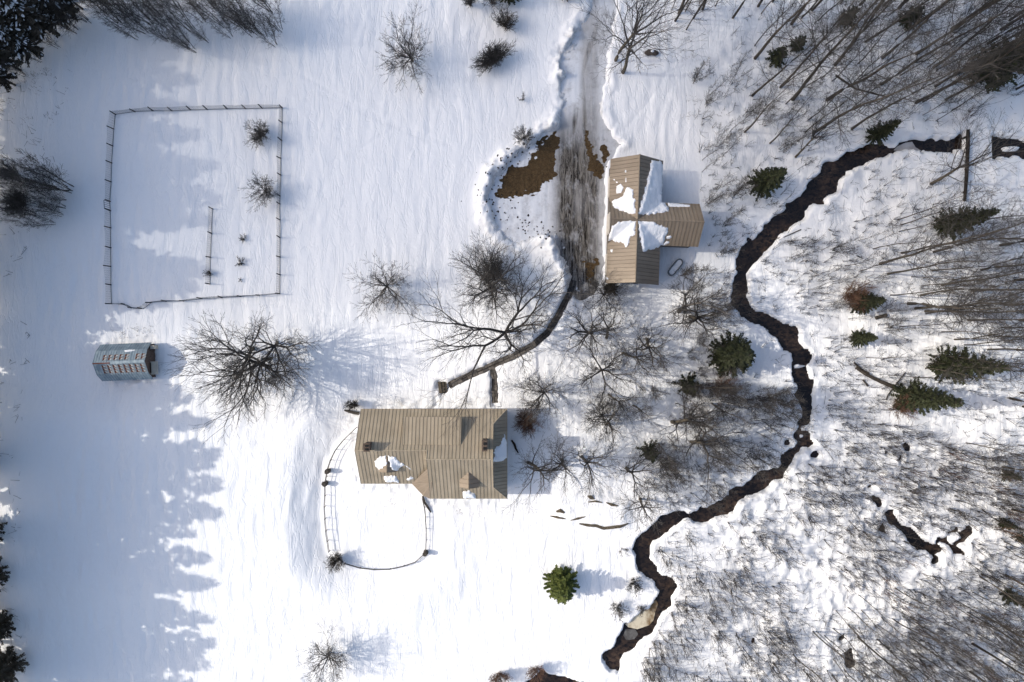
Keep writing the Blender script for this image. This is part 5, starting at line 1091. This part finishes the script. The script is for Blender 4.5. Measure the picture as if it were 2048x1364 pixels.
ledge([(1174,990),(1181,992),(1187,996)], .24, 'upper lone rock showing through the snow bank'); ledge([(1175,1002),(1190,1000),(1203,1003)], .13, 'thin rock seam below the upper lone rock'); ledge([(1211,1003),(1222,1007),(1235,1010)], .16, 'rock seam on the stream side of the snow bank'); ledge([(1140,1039),(1155,1035),(1170,1031)], .12, 'slanting thin rock seam above the long ledge')
def log(pts, r0, r1, label, dz=.12, name='fallen_log', mat='bark_wood'):
    P = [at(*p, dz) for p in pts]; m = MB(); m.tube(P, list(np.linspace(r0, r1, len(P))), 7); o = m.build(name, M[mat]); tag(o, label, 'log'); return o
log([(1712,735),(1730,748),(1762,764),(1795,777)], .16, .24, 'long fallen log pointing at the foot of the pointed evergreen'); log([(1708,725),(1722,738),(1738,748)], .1, .14, 'short fallen log above the long fallen log')
log([(1750,636),(1772,630)], .22, .22, 'short cut log below the shrub covered evergreen', .2); log([(1500,530),(1530,560)], .05, .03, 'thin fallen branch at the stream edge'); log([(1600,460),(1566,475),(1530,478)], .07, .03, 'pale bent branch lying over the stream', .0)
log([(1660,160),(1700,185),(1762,203)], .13, .10, 'fallen trunk crossing between upright woodland trunks', 1.2); log([(1725,760),(1735,772)], .1, .1, 'stub of log beside the long fallen log')
log([(1810,745),(1775,790),(1772,800)], .06, .05, 'thin bent branch lying beside pointed evergreens')
br = empty('footbridge', at(1955, 290), 'snow covered bridge with a dark timber edge over the upper stream', 'bridge'); o0 = np.array(br.location)
m = MB(); m.prism([tuple(np.array((*W(*p), .02)) - o0 * (1, 1, 1)) for p in ((1934,262),(1981,266),(1983,326),(1932,326))], (0, 0, .12)); m.build('deck', M['snow_cap'], br)
P = [np.array((*W(*p), z)) - o0 for p, z in (((1931,262),.45),((1930,290),.5),((1929,320),.5),((1927,360),.5),((1924,404),.45))]
m = MB(); m.tube([tuple(p) for p in P], [.18, .22, .2, .2, .16], 8); m.build('timber_edge', M['timber'], br)
for k, (p, z) in enumerate((((1930,275),0),((1929,305),0),((1928,340),0),((1925,385),0))): q = np.array((*W(*p), -1.2)) - o0; m = MB(); m.tube([tuple(q), tuple(q + (0, 0, 1.75))], .12, 6); m.build('pile', M['timber'], br)

# dry grass tufts along the field corner
gr = []; rg = random.Random(8)
for cx, cy, n in ((60,150,30),(90,145,20),(35,170,24),(50,240,14),(15,205,14),(75,180,12),(100,240,8),(1010,340,10),(985,330,12),(1375,80,30),(1378,110,30),(1380,230,30),(1392,150,20),(1385,200,20),(280,660,30),(250,668,30),(300,664,20),(930,800,40),(800,805,40),(780,1010,12),(920,1020,14),(960,1025,12)):
    for _ in range(n):
        x, y = cx + rg.gauss(0, 9), cy + rg.gauss(0, 6); p = at(x, y, -.05); az = rg.uniform(0, 6.28); l = rg.uniform(.15, .5); q = (p[0] + math.cos(az) * l * .5, p[1] + math.sin(az) * l * .5, p[2] + l); gr.append((p, q, .014, .006, 1))
for _ in range(2600):
    x, y = rg.uniform(990, 1230), rg.uniform(245, 400); wx_, wy_ = W(x, y)
    i_ = int((wx_ - DRX[0]) / .1); j_ = int((wy_ - DRY[0]) / .1)
    if 0 <= i_ < len(DRX) and 0 <= j_ < len(DRY) and EARTH[i_, j_] < 4: p = (wx_, wy_, float(DRZ[i_, j_]) - .02); az = rg.uniform(0, 6.28); l = rg.uniform(.08, .26); gr.append((p, (p[0] + math.cos(az) * l, p[1] + math.sin(az) * l, p[2] + l * .6), .013, .006, 1))
V_, F_ = tubes(gr, lambda s: ((3, s),)); tag(link('grass', np_mesh('grass', V_, F_), M['sedge']), 'dry grass stems standing out of the snow', 'grass', kind='stuff')

cl = MB(); rc = random.Random(4)
for _ in range(170):
    x, y = rc.choice(((1000, 335), (1030, 318), (985, 360), (975, 390), (1060, 300), (1010, 395), (1030, 440), (1060, 455), (995, 420), (1090, 465), (1205, 330))); x += rc.gauss(0, 16); y += rc.gauss(0, 12)
    p = np.array(at(x, y)); zb_ = -.24 + float(NZ[5].fbm(p[0] / 26, p[1] / 26, 2) * .5 + NZ[6].fbm(p[0] / 7, p[1] / 7, 2) * .1); p[2] = max(p[2], zb_); a = rc.uniform(.05, .17); i = len(cl.v); k = 5
    for q in range(k): t = 6.283 * q / k + rc.uniform(-.3, .3); cl.v.append((p[0] + a * math.cos(t) * rc.uniform(.7, 1.3), p[1] + a * math.sin(t) * rc.uniform(.7, 1.3), p[2] - .03))
    cl.v.append((p[0], p[1], p[2] + a * .7)); 
    for q in range(k): cl.f.append((i + q, i + (q + 1) % k, i + k))
tag(cl.build('dirt_clods', M['joint']), 'dark earth clods thrown up on the ploughed snow', 'dirt', kind='stuff')

# ------------------------------------------------------------------ labels that single out each wood tree and shrub
ORD = 'first second third fourth fifth sixth seventh eighth ninth tenth eleventh twelfth thirteenth fourteenth fifteenth sixteenth seventeenth eighteenth nineteenth twentieth'.split() + ['twenty-' + w for w in 'first second third fourth fifth sixth seventh eighth ninth'.split()] + ['thirtieth']
MARK = [('the timber edged bridge',1955,290),('the barn wing',1400,450),('the snow filled trough',1350,535),('the pale ice shelf',1815,292),('the tan ice sheet',1285,1238),('the snow capped boulder',1303,107),('the large evergreen below the barn',1450,708),('the evergreen on the upper stream',1518,372),
 ('the squat evergreen above the ice',1742,275),('the shrub covered evergreen',1712,606),('the log end evergreen',1805,790),('the short cut log',1761,633),('the evergreen below the bridge',1880,452),('the small yard wood evergreen',1297,902),('the broad corner evergreen',1962,150),('the long fallen log',1755,760),('the round stream pool',1608,876),
 ('the long rock ledge',1207,1054),('the largest marsh pool',1845,1090),('the bright lone evergreen',1121,1160),('the upper picture corner of the wood',2048,0),('the lower picture corner of the marsh',2048,1364),('the dark pool at the bottom edge',1090,1364),('the tiny pool in the lower marsh',1704,1320),('the small brown pool in the marsh',1796,1246),('the stream bend below the ledge',1286,1100),('the stream mouth at the bottom',1228,1334),('the narrowest stream gap',1615,832),('the middle of the top edge',1500,0),('the tiny evergreen at the marsh edge',2006,946),('the young evergreen in the lower wood',2010,1186),('the sharp stream elbow',1479,590),('the stream bend by the thicket',1458,1016),('the lone marsh pool by the edge',1978,1077),('the bottom edge of the marsh',1600,1364),('the top of the field thicket',142,376),('the upper field corner',0,0),('the upper corner post of the garden fence',564,215),('the tin shed',252,722),('the shaded field corner at the bottom',0,1364),('the garden gate',221,410),('the tiny pool at the log',1690,1274)]
def name_all(items, kindword, cap):
    pts = np.array([(i[1], i[2]) for i in items]); mk = np.array([(a, b) for _, a, b in MARK]); D = np.hypot(pts[:, None, 0] - mk[None, :, 0], pts[:, None, 1] - mk[None, :, 1]); R = D.argsort(0).argsort(0)
    for i, it in enumerate(items):
        j = int(R[i].argmin()); r = int(R[i, j])
        if r < min(cap, len(ORD)): it[0]['label'] = f'{kindword}, {ORD[r]} out from {MARK[j][0]}'
        else: it[0]['label'] = f'{kindword} deep among others of its kind'
for kk, word, grp in (('forest', 'tall bare tree', 'tall bare trees of the stream wood'), ('pole', 'thin bare tree', 'thin young trees of the stream wood'), ('clump', 'many stemmed bare clump', 'many stemmed clumps of the stream wood'), ('hedge', 'hedgerow clump of bare stems', 'bare clumps of the upper hedgerow'), ('thicket', 'field edge clump of bare stems', 'bare clumps of the field edge thicket'), ('pine', 'tall dark pine shading the field', 'tall pines along the field edge'), ('corner', 'snow laden dark conifer', 'snow laden conifers in the upper field corner')):
    it = [t for t in TREES if t[3] == kk]
    if it:
        name_all(it, word, 40)
        for t in it: t[0]['group'] = grp
name_all(SHR, 'low bare shrub', 40)
for o, *_ in SHR: o['group'] = 'bare shrubs of the marsh and stream banks'

# ------------------------------------------------------------------ thin cloud between the sun and the upper field
cm, cnt, cb = new_mat('cloud_vapour'); cnt.nodes.remove(cb); cv = cnt.nodes.new('ShaderNodeVolumePrincipled'); cv.inputs['Density'].default_value = 0.021; cv.inputs['Anisotropy'].default_value = 0.6; cv.inputs['Color'].default_value = (.97, .97, .97, 1)
cnt.links.new(cv.outputs[0], cnt.nodes['Material Output'].inputs['Volume'])
cc = np.array([-5.0, 66.0, 0.0]) - TRAVEL * 700; V = []; nu, nv = 40, 20
for i in range(nv + 1):
    for j in range(nu):
        th = math.pi * i / nv; ph = 2 * math.pi * j / nu; k = 1 + .10 * math.sin(3 * ph + 2 * th) + .07 * math.sin(7 * ph - 3 * th); V.append((cc[0] + 170 * k * math.sin(th) * math.cos(ph), cc[1] + 69 * k * math.sin(th) * math.sin(ph), cc[2] + 26 * math.cos(th)))
F = [(i * nu + j, (i + 1) * nu + j, (i + 1) * nu + (j + 1) % nu, i * nu + (j + 1) % nu) for i in range(nv) for j in range(nu)]
tag(link('cloud', smooth(np_mesh('cloud', np.array(V), np.array(F))), cm), 'thin pale cloud drifting before the sun', 'cloud', kind='stuff')
